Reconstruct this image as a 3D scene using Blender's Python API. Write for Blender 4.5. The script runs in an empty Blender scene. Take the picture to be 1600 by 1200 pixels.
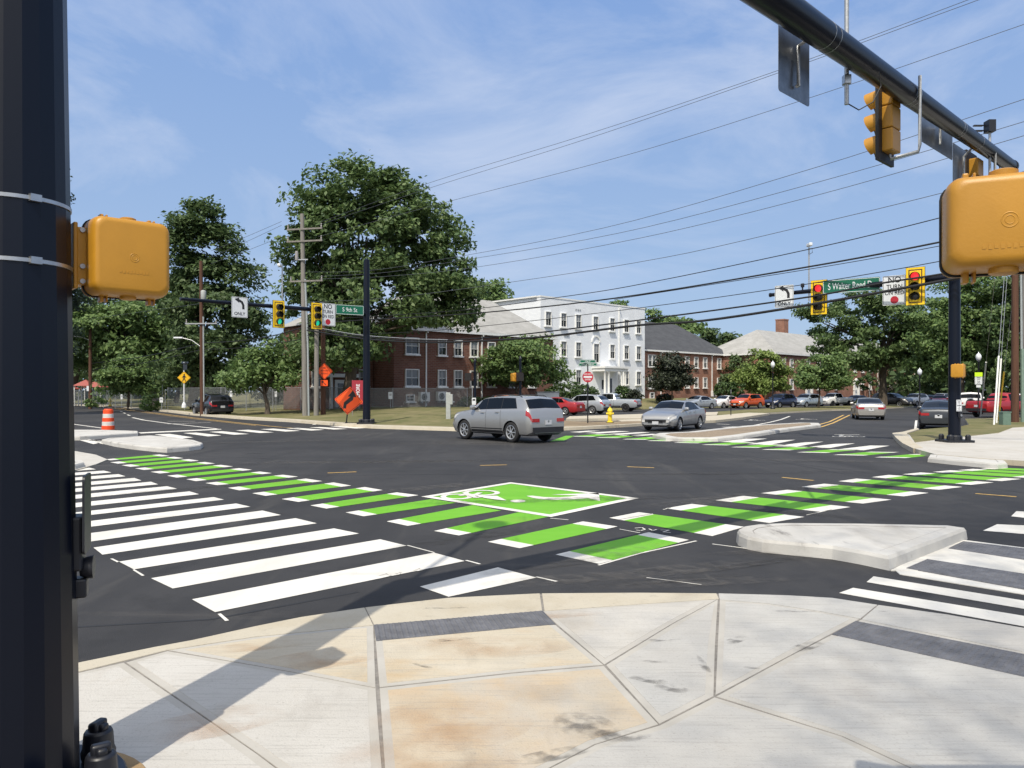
import bpy, bmesh, math, random
import numpy as np
from mathutils import Vector, Matrix

# ------------------------------------------------------------------ camera, sky, sun, exposure
SC = bpy.context.scene
COL = SC.collection
F, CX, HY, EYE = 1200.0, 800.0, 612.0, 1.9        # focal length in photo pixels, centre column, horizon row, eye height
cam_d = bpy.data.cameras.new("camera"); cam = bpy.data.objects.new("camera", cam_d); COL.objects.link(cam)
cam.location = (0, 0, EYE); cam.rotation_euler = (math.radians(90), 0, 0)
cam_d.sensor_width = 36; cam_d.lens = 27.0; cam_d.shift_y = 12 / 1600
cam_d.clip_start = 0.05; cam_d.clip_end = 5000
SC.camera = cam

SUN_EL, SUN_AZ = math.radians(56), math.radians(196)   # azimuth clockwise from +Y: behind the camera, a little left
sdir = Vector((math.sin(SUN_AZ) * math.cos(SUN_EL), math.cos(SUN_AZ) * math.cos(SUN_EL), math.sin(SUN_EL)))
sl = bpy.data.lights.new("sun", 'SUN'); sl.energy = 4.6; sl.angle = math.radians(0.5); sl.color = (1.0, 0.925, 0.79)
so = bpy.data.objects.new("sun", sl); COL.objects.link(so); so.rotation_euler = (-sdir).to_track_quat('-Z', 'Y').to_euler()

W = bpy.data.worlds.new("World"); SC.world = W; W.use_nodes = True
nt = W.node_tree; nt.nodes.clear()
def wn(t): return nt.nodes.new(t)
out = wn('ShaderNodeOutputWorld'); bg = wn('ShaderNodeBackground'); sky = wn('ShaderNodeTexSky')
sky.sky_type = 'NISHITA'; sky.sun_disc = False; sky.sun_elevation = SUN_EL; sky.sun_rotation = SUN_AZ
sky.air_density = 1.0; sky.dust_density = 0.4; sky.ozone_density = 2.0; sky.altitude = 50
tc = wn('ShaderNodeTexCoord'); mp = wn('ShaderNodeMapping'); mp.inputs['Scale'].default_value = (1.0, 1.0, 2.6)
mp.inputs['Rotation'].default_value = (0.0, 0.35, 0.4)
n1 = wn('ShaderNodeTexNoise'); n1.inputs['Scale'].default_value = 2.2; n1.inputs['Detail'].default_value = 9; n1.inputs['Roughness'].default_value = 0.62
n1.inputs['Distortion'].default_value = 0.5
r1 = wn('ShaderNodeValToRGB'); r1.color_ramp.elements[0].position = 0.46; r1.color_ramp.elements[1].position = 0.82
mixc = wn('ShaderNodeMix'); mixc.data_type = 'RGBA'; mixc.inputs[7].default_value = (6.5, 7.3, 9.0, 1)   # thin cirrus, in sky radiance
mul = wn('ShaderNodeMath'); mul.operation = 'MULTIPLY'; mul.inputs[1].default_value = 1.0
L = nt.links.new
L(tc.outputs['Generated'], mp.inputs['Vector']); L(mp.outputs[0], n1.inputs['Vector']); L(n1.outputs['Fac'], r1.inputs[0])
L(r1.outputs[0], mul.inputs[0]); L(mul.outputs[0], mixc.inputs[0]); L(sky.outputs[0], mixc.inputs[6]); L(mixc.outputs[2], bg.inputs[0])
sepz = wn('ShaderNodeSeparateXYZ'); hr = wn('ShaderNodeValToRGB'); L(tc.outputs['Generated'], sepz.inputs[0]); L(sepz.outputs[2], hr.inputs[0])
while len(hr.color_ramp.elements) < 4: hr.color_ramp.elements.new(0.5)
for e, (p_, c_) in zip(hr.color_ramp.elements, ((0.0, (.49, .65, .86)), (0.13, (.41, .58, .86)), (0.45, (.275, .45, .83)), (1.0, (.17, .31, .62)))): e.position = p_; e.color = (*c_, 1)
sc_ = wn('ShaderNodeVectorMath'); sc_.operation = 'SCALE'; sc_.inputs['Scale'].default_value = 9.4; L(hr.outputs[0], sc_.inputs[0])
hz = wn('ShaderNodeMix'); hz.data_type = 'RGBA'; hz.inputs[0].default_value = 0.88    # bright summer haze through the whole sky
L(sky.outputs[0], hz.inputs[6]); L(sc_.outputs[0], hz.inputs[7]); nrm = wn('ShaderNodeVectorMath'); nrm.operation = 'NORMALIZE'; L(tc.outputs['Generated'], nrm.inputs[0])
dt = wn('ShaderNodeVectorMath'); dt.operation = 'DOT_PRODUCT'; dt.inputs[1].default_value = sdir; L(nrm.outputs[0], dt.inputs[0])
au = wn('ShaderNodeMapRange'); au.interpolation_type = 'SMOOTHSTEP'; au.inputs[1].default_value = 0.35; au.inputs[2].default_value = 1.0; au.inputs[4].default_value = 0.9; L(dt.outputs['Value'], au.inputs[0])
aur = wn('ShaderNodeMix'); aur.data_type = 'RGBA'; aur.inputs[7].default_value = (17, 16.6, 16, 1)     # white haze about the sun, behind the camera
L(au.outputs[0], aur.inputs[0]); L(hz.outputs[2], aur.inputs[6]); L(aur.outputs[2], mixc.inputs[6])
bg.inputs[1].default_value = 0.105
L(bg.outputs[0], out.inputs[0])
vs = SC.view_settings; vs.view_transform = 'Standard'; vs.look = 'None'; vs.exposure = -0.08; vs.gamma = 1.0
SC.cycles.max_bounces = 6; SC.cycles.transparent_max_bounces = 12
try: SC.cycles.use_denoising = True
except Exception: pass

# ------------------------------------------------------------------ helpers
def G(px, py, z=0.0):
    """a point of the level ground (height z) seen at photo pixel px, py"""
    d = (EYE - z) * F / (py - HY)
    return Vector(((px - CX) / F * d, d, z))
def P(px, py, d): return Vector(((px - CX) / F * d, d, EYE - (py - HY) / F * d))
RND = random.Random(7)
V1 = Vector((-0.686, 0.728, 0)); V2 = Vector((0.728, 0.686, 0))      # the two street directions

def tag(o, label=None, cat=None, group=None, kind=None):
    if label: o['label'] = label
    if cat: o['category'] = cat
    if group: o['group'] = group
    if kind: o['kind'] = kind
    return o
def thing(name, label, cat, loc=(0, 0, 0), rz=0.0, group=None):
    o = bpy.data.objects.new(name, None); COL.objects.link(o); o.empty_display_size = 0.2
    o.location = loc; o.rotation_euler = (0, 0, rz)
    return tag(o, label, cat, group)
def face_rz(fx, fy): return math.atan2(fx, -fy)          # local -Y looks along (fx, fy)

class MB:
    def __init__(s): s.v = []; s.f = []; s.m = []
    def add(s, vs, fs, m=0):
        b = len(s.v); s.v += [tuple(v) for v in vs]
        for f in fs: s.f.append(tuple(b + i for i in f)); s.m.append(m)
        return s
    def box(s, c, d, m=0, rz=0.0, ry=0.0, rx=0.0):
        hx, hy, hz = d[0] / 2, d[1] / 2, d[2] / 2
        R = Matrix.Rotation(rz, 3, 'Z') @ Matrix.Rotation(ry, 3, 'Y') @ Matrix.Rotation(rx, 3, 'X'); c = Vector(c)
        vs = [c + R @ Vector((x, y, z)) for x in (-hx, hx) for y in (-hy, hy) for z in (-hz, hz)]
        return s.add(vs, [(0, 1, 3, 2), (4, 6, 7, 5), (0, 4, 5, 1), (2, 3, 7, 6), (0, 2, 6, 4), (1, 5, 7, 3)], m)
    def tube(s, pts, rad, n=10, m=0, cap=True):
        pts = [Vector(p) for p in pts]
        if not hasattr(rad, '__len__'): rad = [rad] * len(pts)
        rings = []; up = Vector((0, 0, 1))
        for i, p in enumerate(pts):
            t = (pts[min(i + 1, len(pts) - 1)] - pts[max(i - 1, 0)]).normalized()
            a = t.cross(up)
            if a.length < 1e-3: a = t.cross(Vector((1, 0, 0)))
            a.normalize(); b = t.cross(a)
            rings.append([p + (a * math.cos(2 * math.pi * k / n) + b * math.sin(2 * math.pi * k / n)) * rad[i] for k in range(n)])
        vs = [v for r in rings for v in r]; fs = []
        for i in range(len(pts) - 1):
            for k in range(n):
                k2 = (k + 1) % n
                fs.append((i * n + k, i * n + k2, (i + 1) * n + k2, (i + 1) * n + k))
        if cap: fs.append(tuple(range(n))[::-1]); fs.append(tuple((len(pts) - 1) * n + k for k in range(n)))
        return s.add(vs, fs, m)
    def lathe(s, prof, c=(0, 0, 0), n=20, m=0, axis='Z', cap=True):
        c = Vector(c); vs = []; fs = []
        for r, h in prof:
            for k in range(n):
                a = 2 * math.pi * k / n
                q = (r * math.cos(a), r * math.sin(a), h)
                if axis == 'Y': q = (q[0], q[2], q[1])
                if axis == 'X': q = (q[2], q[0], q[1])
                vs.append(c + Vector(q))
        for i in range(len(prof) - 1):
            for k in range(n):
                k2 = (k + 1) % n; fs.append((i * n + k, i * n + k2, (i + 1) * n + k2, (i + 1) * n + k))
        if cap: fs.append(tuple(range(n))[::-1]); fs.append(tuple((len(prof) - 1) * n + k for k in range(n)))
        return s.add(vs, fs, m)
    def poly(s, pts, m=0): return s.add(pts, [tuple(range(len(pts)))], m)
    def slab(s, pts, z0, z1, m=0, ms=None):
        """a flat plan outline raised from z0 to z1"""
        n = len(pts); lo = [(p[0], p[1], z0) for p in pts]; hi = [(p[0], p[1], z1) for p in pts]
        a = sum(pts[i][0] * pts[(i + 1) % n][1] - pts[(i + 1) % n][0] * pts[i][1] for i in range(n))
        if a < 0: lo.reverse(); hi.reverse()
        s.add(hi, [tuple(range(n))], m)
        b = len(s.v); s.v += lo + hi
        for i in range(n):
            j = (i + 1) % n; s.f.append((b + i, b + j, b + n + j, b + n + i)); s.m.append(m if ms is None else ms)
        return s
    def mesh(s, name, mats, smooth=None):
        me = bpy.data.meshes.new(name); me.from_pydata(s.v, [], s.f)
        for mt in (mats if isinstance(mats, (list, tuple)) else [mats]): me.materials.append(mt)
        me.polygons.foreach_set('material_index', s.m)
        bm = bmesh.new(); bm.from_mesh(me); bmesh.ops.recalc_face_normals(bm, faces=bm.faces); bm.to_mesh(me); bm.free()
        if smooth is not None:
            me.polygons.foreach_set('use_smooth', [True] * len(me.polygons)); me.set_sharp_from_angle(angle=math.radians(smooth))
        me.update(); return me
    def build(s, name, mats, parent=None, smooth=None, bevel=0.0, seg=2):
        o = bpy.data.objects.new(name, s.mesh(name, mats, smooth)); COL.objects.link(o)
        if parent is not None: o.parent = parent
        if bevel:
            b = o.modifiers.new('bevel', 'BEVEL'); b.width = bevel; b.segments = seg; b.limit_method = 'ANGLE'; b.angle_limit = math.radians(40)
        return o
def sheet(s_pts, z): return [(p[0], p[1], z) for p in s_pts]

def text_obj(txt, size, name, mat, parent, cx, cz, y, sx=1.0, rot=0.0, align='CENTER', spacing=1.0, depth=0.002, bold=0.0):
    cu = bpy.data.curves.new(name, 'FONT'); cu.body = txt; cu.size = size; cu.align_x = align; cu.align_y = 'CENTER'
    cu.extrude = depth; cu.space_character = spacing; cu.offset = bold
    to = bpy.data.objects.new(name, cu); COL.objects.link(to)
    me = bpy.data.meshes.new_from_object(to.evaluated_get(bpy.context.evaluated_depsgraph_get()))
    bpy.data.objects.remove(to); bpy.data.curves.remove(cu)
    R = Matrix.Translation((cx, y, cz)) @ Matrix.Rotation(rot, 4, 'Y') @ Matrix.Rotation(math.pi / 2, 4, 'X') @ Matrix.Scale(sx, 4, (1, 0, 0))
    me.transform(R); me.materials.clear(); me.materials.append(mat)
    o = bpy.data.objects.new(name, me); COL.objects.link(o); o.parent = parent
    return o

# ------------------------------------------------------------------ materials
def mat(name, col, rough=0.6, metal=0.0, var=0.0, vscale=6.0, bump=0.0, bscale=60.0, spec=0.5, col2=None, coat=0.0, emit=None, estr=0.0, coords='Object', detail=6):
    m = bpy.data.materials.new(name); m.use_nodes = True; t = m.node_tree; b = t.nodes['Principled BSDF']
    b.inputs['Base Color'].default_value = (*col, 1); b.inputs['Roughness'].default_value = rough; b.inputs['Metallic'].default_value = metal
    b.inputs['Specular IOR Level'].default_value = spec; b.inputs['Coat Weight'].default_value = coat; b.inputs['Coat Roughness'].default_value = 0.06
    if emit: b.inputs['Emission Color'].default_value = (*emit, 1); b.inputs['Emission Strength'].default_value = estr
    if var or col2 or bump:
        tcn = t.nodes.new('ShaderNodeTexCoord')
    if var or col2:
        n = t.nodes.new('ShaderNodeTexNoise'); n.inputs['Scale'].default_value = vscale; n.inputs['Detail'].default_value = detail; n.inputs['Roughness'].default_value = 0.65
        r = t.nodes.new('ShaderNodeValToRGB'); r.color_ramp.elements[0].position = 0.32; r.color_ramp.elements[1].position = 0.68
        c2 = col2 if col2 else tuple(min(1, c * (1 + var)) for c in col); c1 = col if col2 else tuple(c * (1 - var) for c in col)
        r.color_ramp.elements[0].color = (*c1, 1); r.color_ramp.elements[1].color = (*c2, 1)
        t.links.new(tcn.outputs[coords], n.inputs['Vector']); t.links.new(n.outputs['Fac'], r.inputs[0]); t.links.new(r.outputs[0], b.inputs['Base Color'])
    if bump:
        n2 = t.nodes.new('ShaderNodeTexNoise'); n2.inputs['Scale'].default_value = bscale; n2.inputs['Detail'].default_value = 5
        bp = t.nodes.new('ShaderNodeBump'); bp.inputs['Strength'].default_value = bump; bp.inputs['Distance'].default_value = 0.02
        t.links.new(tcn.outputs[coords], n2.inputs['Vector']); t.links.new(n2.outputs['Fac'], bp.inputs['Height']); t.links.new(bp.outputs[0], b.inputs['Normal'])
    return m
def layered(name, base, layers, rough=0.85, bump=0.25, bscale=180.0, spec=0.3):
    """base colour with several noise-masked stain layers (colour, scale xyz, lo, hi, amount)"""
    m = bpy.data.materials.new(name); m.use_nodes = True; t = m.node_tree; b = t.nodes['Principled BSDF']
    b.inputs['Roughness'].default_value = rough; b.inputs['Specular IOR Level'].default_value = spec
    tcn = t.nodes.new('ShaderNodeTexCoord'); prev = None
    for i, (c, sc, lo, hi, am) in enumerate(layers):
        mpn = t.nodes.new('ShaderNodeMapping'); mpn.inputs['Scale'].default_value = sc; mpn.inputs['Location'].default_value = (i * 7.3, i * 3.1, 0)
        if i % 2: mpn.inputs['Rotation'].default_value = (0, 0, 0.75)
        n = t.nodes.new('ShaderNodeTexNoise'); n.inputs['Scale'].default_value = 1.0; n.inputs['Detail'].default_value = 8; n.inputs['Roughness'].default_value = 0.66
        r = t.nodes.new('ShaderNodeMapRange'); r.inputs[1].default_value = lo; r.inputs[2].default_value = hi; r.inputs[4].default_value = am
        mx = t.nodes.new('ShaderNodeMix'); mx.data_type = 'RGBA'; mx.inputs[7].default_value = (*c, 1)
        t.links.new(tcn.outputs['Object'], mpn.inputs[0]); t.links.new(mpn.outputs[0], n.inputs['Vector']); t.links.new(n.outputs['Fac'], r.inputs[0]); t.links.new(r.outputs[0], mx.inputs[0])
        if prev is None: mx.inputs[6].default_value = (*base, 1)
        else: t.links.new(prev, mx.inputs[6])
        prev = mx.outputs[2]
    t.links.new(prev, b.inputs['Base Color'])
    n2 = t.nodes.new('ShaderNodeTexNoise'); n2.inputs['Scale'].default_value = bscale; n2.inputs['Detail'].default_value = 4
    bp = t.nodes.new('ShaderNodeBump'); bp.inputs['Strength'].default_value = bump; bp.inputs['Distance'].default_value = 0.01
    t.links.new(tcn.outputs['Object'], n2.inputs['Vector']); t.links.new(n2.outputs['Fac'], bp.inputs['Height']); t.links.new(bp.outputs[0], b.inputs['Normal'])
    return m
def brick(name, c1, c2, mortar, lo=0.78, hi=1.2):
    m = bpy.data.materials.new(name); m.use_nodes = True; t = m.node_tree; b = t.nodes['Principled BSDF']; b.inputs['Roughness'].default_value = 0.9; b.inputs['Specular IOR Level'].default_value = 0.2
    tcn = t.nodes.new('ShaderNodeTexCoord'); sp = t.nodes.new('ShaderNodeSeparateXYZ'); ad = t.nodes.new('ShaderNodeMath'); cb = t.nodes.new('ShaderNodeCombineXYZ')
    br = t.nodes.new('ShaderNodeTexBrick'); br.inputs['Scale'].default_value = 1.0; br.inputs['Brick Width'].default_value = 0.42; br.inputs['Row Height'].default_value = 0.15
    br.inputs['Mortar Size'].default_value = 0.014; br.inputs['Color1'].default_value = (*c1, 1); br.inputs['Color2'].default_value = (*c2, 1); br.inputs['Mortar'].default_value = (*mortar, 1)
    n = t.nodes.new('ShaderNodeTexNoise'); n.inputs['Scale'].default_value = 0.6; n.inputs['Detail'].default_value = 8
    mr = t.nodes.new('ShaderNodeMapRange'); mr.inputs[1].default_value = 0.3; mr.inputs[2].default_value = 0.7; mr.inputs[3].default_value = lo; mr.inputs[4].default_value = hi
    mx = t.nodes.new('ShaderNodeMix'); mx.data_type = 'RGBA'; mx.blend_type = 'MULTIPLY'; mx.inputs[0].default_value = 1
    k = t.links.new
    k(tcn.outputs['Object'], sp.inputs[0]); k(sp.outputs[0], ad.inputs[0]); k(sp.outputs[1], ad.inputs[1]); k(ad.outputs[0], cb.inputs[0]); k(sp.outputs[2], cb.inputs[1])
    k(cb.outputs[0], br.inputs['Vector']); k(tcn.outputs['Object'], n.inputs['Vector']); k(n.outputs['Fac'], mr.inputs[0]); k(br.outputs['Color'], mx.inputs[6]); k(mr.outputs[0], mx.inputs[7]); k(mx.outputs[2], b.inputs['Base Color'])
    return m
def leafmat(name, c1, c2, trans=0.32):
    m = bpy.data.materials.new(name); m.use_nodes = True; t = m.node_tree; t.nodes.clear()
    o = t.nodes.new('ShaderNodeOutputMaterial'); g = t.nodes.new('ShaderNodeNewGeometry'); r = t.nodes.new('ShaderNodeValToRGB')
    r.color_ramp.elements[0].color = (*c1, 1); r.color_ramp.elements[1].color = (*c2, 1)
    d = t.nodes.new('ShaderNodeBsdfPrincipled'); d.inputs['Roughness'].default_value = 0.55; d.inputs['Specular IOR Level'].default_value = 0.35
    tr = t.nodes.new('ShaderNodeBsdfTranslucent'); mx = t.nodes.new('ShaderNodeMixShader'); mx.inputs[0].default_value = trans
    k = t.links.new
    k(g.outputs['Random Per Island'], r.inputs[0]); k(r.outputs[0], d.inputs['Base Color']); k(r.outputs[0], tr.inputs[0]); k(d.outputs[0], mx.inputs[1]); k(tr.outputs[0], mx.inputs[2]); k(mx.outputs[0], o.inputs[0])
    return m

M = {}
M['asphalt'] = layered('asphalt', (0.029, 0.029, 0.031), [((0.050, 0.049, 0.050), (0.16, 0.16, 1), 0.40, 0.62, 0.9), ((0.022, 0.022, 0.024), (0.5, 0.09, 1), 0.50, 0.68, 0.75), ((0.078, 0.074, 0.068), (1.3, 0.10, 1), 0.56, 0.70, 0.6), ((0.095, 0.088, 0.080), (0.14, 1.6, 1), 0.60, 0.74, 0.5), ((0.020, 0.020, 0.021), (1.1, 1.1, 1), 0.56, 0.66, 0.6), ((0.120, 0.112, 0.10), (5, 1.2, 1), 0.64, 0.76, 0.5), ((0.22, 0.22, 0.22), (34, 34, 1), 0.70, 0.76, 0.55), ((0.015, 0.015, 0.015), (90, 90, 1), 0.52, 0.66, 0.7)], rough=0.82, bump=0.7, bscale=150, spec=0.35)
M['white_paint'] = layered('white_paint', (0.67, 0.65, 0.60), [((0.55, 0.53, 0.48), (1.6, 0.4, 1), 0.42, 0.66, 0.8), ((0.44, 0.42, 0.38), (0.6, 2.2, 1), 0.56, 0.74, 0.6), ((0.34, 0.33, 0.31), (30, 9, 1), 0.60, 0.72, 0.45), ((0.26, 0.25, 0.24), (2.6, 0.25, 1), 0.64, 0.74, 0.55), ((0.08, 0.08, 0.08), (22, 22, 1), 0.68, 0.73, 0.85)], rough=0.65, bump=0.25)
M['green_paint'] = layered('green_paint', (0.125, 0.365, 0.016), [((0.160, 0.42, 0.028), (0.7, 1.8, 1), 0.4, 0.66, 0.8), ((0.20, 0.27, 0.045), (0.5, 1.1, 1), 0.56, 0.72, 0.55), ((0.075, 0.20, 0.018), (2.4, 0.3, 1), 0.58, 0.72, 0.6), ((0.05, 0.11, 0.03), (24, 24, 1), 0.67, 0.74, 0.7)], rough=0.66, bump=0.3)
M['yellow_line'] = mat('yellow_line', (0.52, 0.33, 0.09), 0.7, var=0.25, vscale=9)
M['concrete_new'] = layered('concrete_new', (0.440, 0.418, 0.378), [((0.502, 0.484, 0.449), (0.7, 0.7, 1), 0.4, 0.65, 0.9), ((0.370, 0.317, 0.246), (0.9, 0.5, 1), 0.54, 0.72, 0.6), ((0.317, 0.290, 0.255), (2.6, 0.9, 1), 0.58, 0.74, 0.5), ((0.264, 0.251, 0.229), (2, 44, 1), 0.52, 0.72, 0.6), ((0.229, 0.211, 0.185), (50, 50, 1), 0.56, 0.7, 0.55), ((0.141, 0.132, 0.119), (13, 13, 1), 0.7, 0.75, 0.6)], bump=0.35, bscale=90)
M['concrete_tan'] = layered('concrete_tan', (0.465, 0.409, 0.312), [((0.512, 0.465, 0.381), (0.9, 0.9, 1), 0.42, 0.66, 0.9), ((0.437, 0.298, 0.149), (0.7, 1.2, 1), 0.53, 0.72, 0.65), ((0.316, 0.270, 0.205), (3, 0.8, 1), 0.6, 0.76, 0.5), ((0.279, 0.265, 0.242), (2, 44, 1), 0.52, 0.72, 0.6), ((0.242, 0.223, 0.195), (50, 50, 1), 0.56, 0.7, 0.55), ((0.149, 0.140, 0.126), (13, 13, 1), 0.7, 0.75, 0.6)], bump=0.35, bscale=90)
M['concrete_rust'] = layered('concrete_rust', (0.460, 0.391, 0.294), [((0.460, 0.294, 0.143), (0.8, 0.8, 1), 0.46, 0.70, 0.6), ((0.423, 0.396, 0.350), (1.1, 0.7, 1), 0.5, 0.68, 0.75), ((0.294, 0.248, 0.193), (4, 1.1, 1), 0.6, 0.76, 0.55), ((0.276, 0.262, 0.239), (2, 44, 1), 0.52, 0.72, 0.6), ((0.239, 0.221, 0.193), (50, 50, 1), 0.56, 0.7, 0.55), ((0.147, 0.138, 0.124), (13, 13, 1), 0.7, 0.75, 0.6)], bump=0.35, bscale=90)
M['concrete_grey_shade'] = layered('concrete_grey_shade', (0.404, 0.391, 0.365), [((0.464, 0.456, 0.430), (0.6, 0.6, 1), 0.42, 0.66, 0.9), ((0.327, 0.301, 0.267), (1.0, 0.5, 1), 0.54, 0.74, 0.6), ((0.172, 0.163, 0.150), (2.2, 0.8, 1), 0.64, 0.74, 0.6), ((0.258, 0.245, 0.224), (2, 44, 1), 0.52, 0.72, 0.6), ((0.224, 0.206, 0.181), (50, 50, 1), 0.56, 0.7, 0.55), ((0.138, 0.129, 0.116), (13, 13, 1), 0.7, 0.75, 0.6)], bump=0.35, bscale=90)  # right-hand panels: grey deepened to hold part of the half-shade lying there
M['concrete_kerb'] = layered('concrete_kerb', (0.461, 0.418, 0.334), [((0.404, 0.348, 0.254), (1.4, 1.4, 1), 0.45, 0.68, 0.8), ((0.282, 0.254, 0.207), (7, 7, 1), 0.58, 0.72, 0.5), ((0.244, 0.226, 0.197), (50, 50, 1), 0.56, 0.7, 0.55), ((0.150, 0.141, 0.127), (13, 13, 1), 0.7, 0.75, 0.6)], bump=0.35, bscale=90)
M['concrete_island'] = layered('concrete_island', (0.446, 0.432, 0.404), [((0.532, 0.522, 0.494), (0.9, 0.9, 1), 0.42, 0.66, 0.9), ((0.314, 0.294, 0.266), (1.6, 0.5, 1), 0.53, 0.7, 0.7), ((0.114, 0.109, 0.104), (3.5, 1.0, 3), 0.62, 0.72, 0.75), ((0.067, 0.067, 0.067), (14, 4, 14), 0.66, 0.73, 0.6)], bump=0.5, bscale=90)
M['joint'] = mat('joint', (0.20, 0.185, 0.165), 0.95, var=0.3, vscale=14)
M['margin'] = layered('margin', (0.432, 0.410, 0.369), [((0.360, 0.338, 0.297), (2, 2, 1), 0.4, 0.7, 0.8), ((0.234, 0.216, 0.189), (40, 40, 1), 0.6, 0.74, 0.45)], bump=0.1, bscale=90)
M['foundation'] = layered('foundation', (0.30, 0.20, 0.10), [((0.42, 0.30, 0.17), (3, 3, 1), 0.4, 0.7, 0.8), ((0.16, 0.11, 0.06), (8, 8, 1), 0.55, 0.75, 0.7)], bump=0.4)
M['dome_pad'] = mat('dome_pad', (0.118, 0.120, 0.132), 0.75, var=0.25, vscale=8)
M['grass'] = layered('grass', (0.135, 0.130, 0.062), [((0.24, 0.205, 0.115), (0.25, 0.25, 1), 0.42, 0.68, 0.8), ((0.070, 0.100, 0.030), (1.3, 1.3, 1), 0.5, 0.7, 0.8), ((0.20, 0.16, 0.085), (0.5, 0.5, 1), 0.6, 0.78, 0.6)], bump=1.0, bscale=25, rough=0.95, spec=0.1)
M['dirt'] = layered('dirt', (0.22, 0.165, 0.11), [((0.30, 0.25, 0.18), (0.8, 0.8, 1), 0.4, 0.7, 0.8), ((0.12, 0.12, 0.05), (1.1, 1.1, 1), 0.55, 0.75, 0.7)], bump=0.8, bscale=30, rough=0.95, spec=0.1)
M['mulch'] = layered('mulch', (0.24, 0.19, 0.14), [((0.36, 0.30, 0.23), (9, 9, 1), 0.45, 0.65, 0.9), ((0.11, 0.085, 0.06), (16, 16, 1), 0.52, 0.7, 0.9)], bump=1.0, bscale=40, rough=0.95, spec=0.1)
M['black_pole'] = mat('black_pole', (0.003, 0.005, 0.012), 0.30, spec=0.28, bump=0.015, bscale=30)
M['black_metal'] = mat('black_metal', (0.010, 0.011, 0.016), 0.42, var=0.2)
M['steel'] = mat('steel', (0.46, 0.47, 0.48), 0.38, metal=0.9, var=0.12, vscale=12)
M['galv'] = mat('galv', (0.40, 0.41, 0.42), 0.5, metal=0.6, var=0.2, vscale=20)
M['alu'] = mat('alu', (0.20, 0.205, 0.215), 0.36, metal=0.85, var=0.25, vscale=5)
M['signal_yellow'] = mat('signal_yellow', (0.47, 0.225, 0.018), 0.42, var=0.06, vscale=4, bump=0.03, bscale=120)
M['reflect_yellow'] = mat('reflect_yellow', (0.86, 0.56, 0.01), 0.5)
M['visor_black'] = mat('visor_black', (0.012, 0.010, 0.010), 0.6)
M['plate_brown'] = mat('plate_brown', (0.075, 0.030, 0.012), 0.5)
M['lens_off'] = mat('lens_off', (0.05, 0.045, 0.04), 0.25)
M['lens_green'] = mat('lens_green', (0.02, 0.35, 0.20), 0.3, emit=(0.02, 0.62, 0.36), estr=0.9)
M['lens_red'] = mat('lens_red', (0.5, 0.02, 0.02), 0.3, emit=(1.0, 0.04, 0.05), estr=1.1)
M['sign_white'] = mat('sign_white', (0.66, 0.68, 0.70), 0.45, var=0.04)
M['sign_black'] = mat('sign_black', (0.012, 0.012, 0.014), 0.5)
M['sign_red'] = mat('sign_red', (0.42, 0.015, 0.03), 0.45)
M['sign_green'] = mat('sign_green', (0.004, 0.115, 0.062), 0.4)
M['sign_orange'] = mat('sign_orange', (0.95, 0.10, 0.010), 0.5)
M['sign_yellow'] = mat('sign_yellow', (0.85, 0.48, 0.008), 0.45)
M['sign_lime'] = mat('sign_lime', (0.55, 0.80, 0.02), 0.45)
M['banner_red'] = mat('banner_red', (0.30, 0.018, 0.035), 0.6)
M['wood_grey'] = layered('wood_grey', (0.235, 0.22, 0.20), [((0.13, 0.12, 0.11), (9, 9, 0.6), 0.42, 0.65, 0.8), ((0.33, 0.31, 0.285), (14, 14, 0.4), 0.55, 0.72, 0.6)], rough=0.9, bump=0.4, bscale=20)
M['wood_brown'] = layered('wood_brown', (0.105, 0.052, 0.034), [((0.06, 0.03, 0.02), (9, 9, 0.6), 0.42, 0.65, 0.8), ((0.16, 0.09, 0.06), (14, 14, 0.4), 0.55, 0.72, 0.6)], rough=0.9, bump=0.4, bscale=20)
M['conduit'] = mat('conduit', (0.30, 0.33, 0.34), 0.55, var=0.1)
M['conduit_green'] = mat('conduit_green', (0.17, 0.24, 0.20), 0.5, var=0.1)
M['cable'] = mat('cable', (0.008, 0.008, 0.009), 0.55)
M['wire'] = mat('wire', (0.08, 0.088, 0.105), 0.5)
M['ceramic'] = mat('ceramic', (0.30, 0.28, 0.27), 0.3)
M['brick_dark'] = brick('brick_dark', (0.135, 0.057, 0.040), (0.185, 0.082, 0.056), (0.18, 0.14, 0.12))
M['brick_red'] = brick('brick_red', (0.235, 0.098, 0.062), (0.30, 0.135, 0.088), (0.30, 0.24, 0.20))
M['brick_white'] = brick('brick_white', (0.74, 0.76, 0.79), (0.80, 0.82, 0.84), (0.70, 0.72, 0.75), 0.94, 1.03)
M['trim'] = mat('trim', (0.74, 0.74, 0.72), 0.5, var=0.05)
M['glass_dark'] = mat('glass_dark', (0.020, 0.024, 0.030), 0.06, spec=0.7, var=0.5, vscale=0.9)
M['blind'] = mat('blind', (0.20, 0.21, 0.22), 0.35, var=0.3, vscale=1.2)
M['roof_light'] = layered('roof_light', (0.30, 0.295, 0.28), [((0.38, 0.375, 0.36), (0.6, 0.6, 2), 0.42, 0.68, 0.9), ((0.21, 0.205, 0.20), (2.2, 2.2, 6), 0.52, 0.72, 0.7)], bump=0.5, bscale=12)
M['roof_dark'] = layered('roof_dark', (0.062, 0.064, 0.070), [((0.085, 0.088, 0.095), (0.6, 0.6, 2), 0.42, 0.68, 0.9), ((0.040, 0.041, 0.045), (2.2, 2.2, 6), 0.52, 0.72, 0.7)], bump=0.5, bscale=12)
M['hydrant_yellow'] = mat('hydrant_yellow', (0.80, 0.60, 0.03), 0.45, var=0.08)
M['barrel_orange'] = mat('barrel_orange', (0.80, 0.075, 0.012), 0.5, var=0.08)
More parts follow.
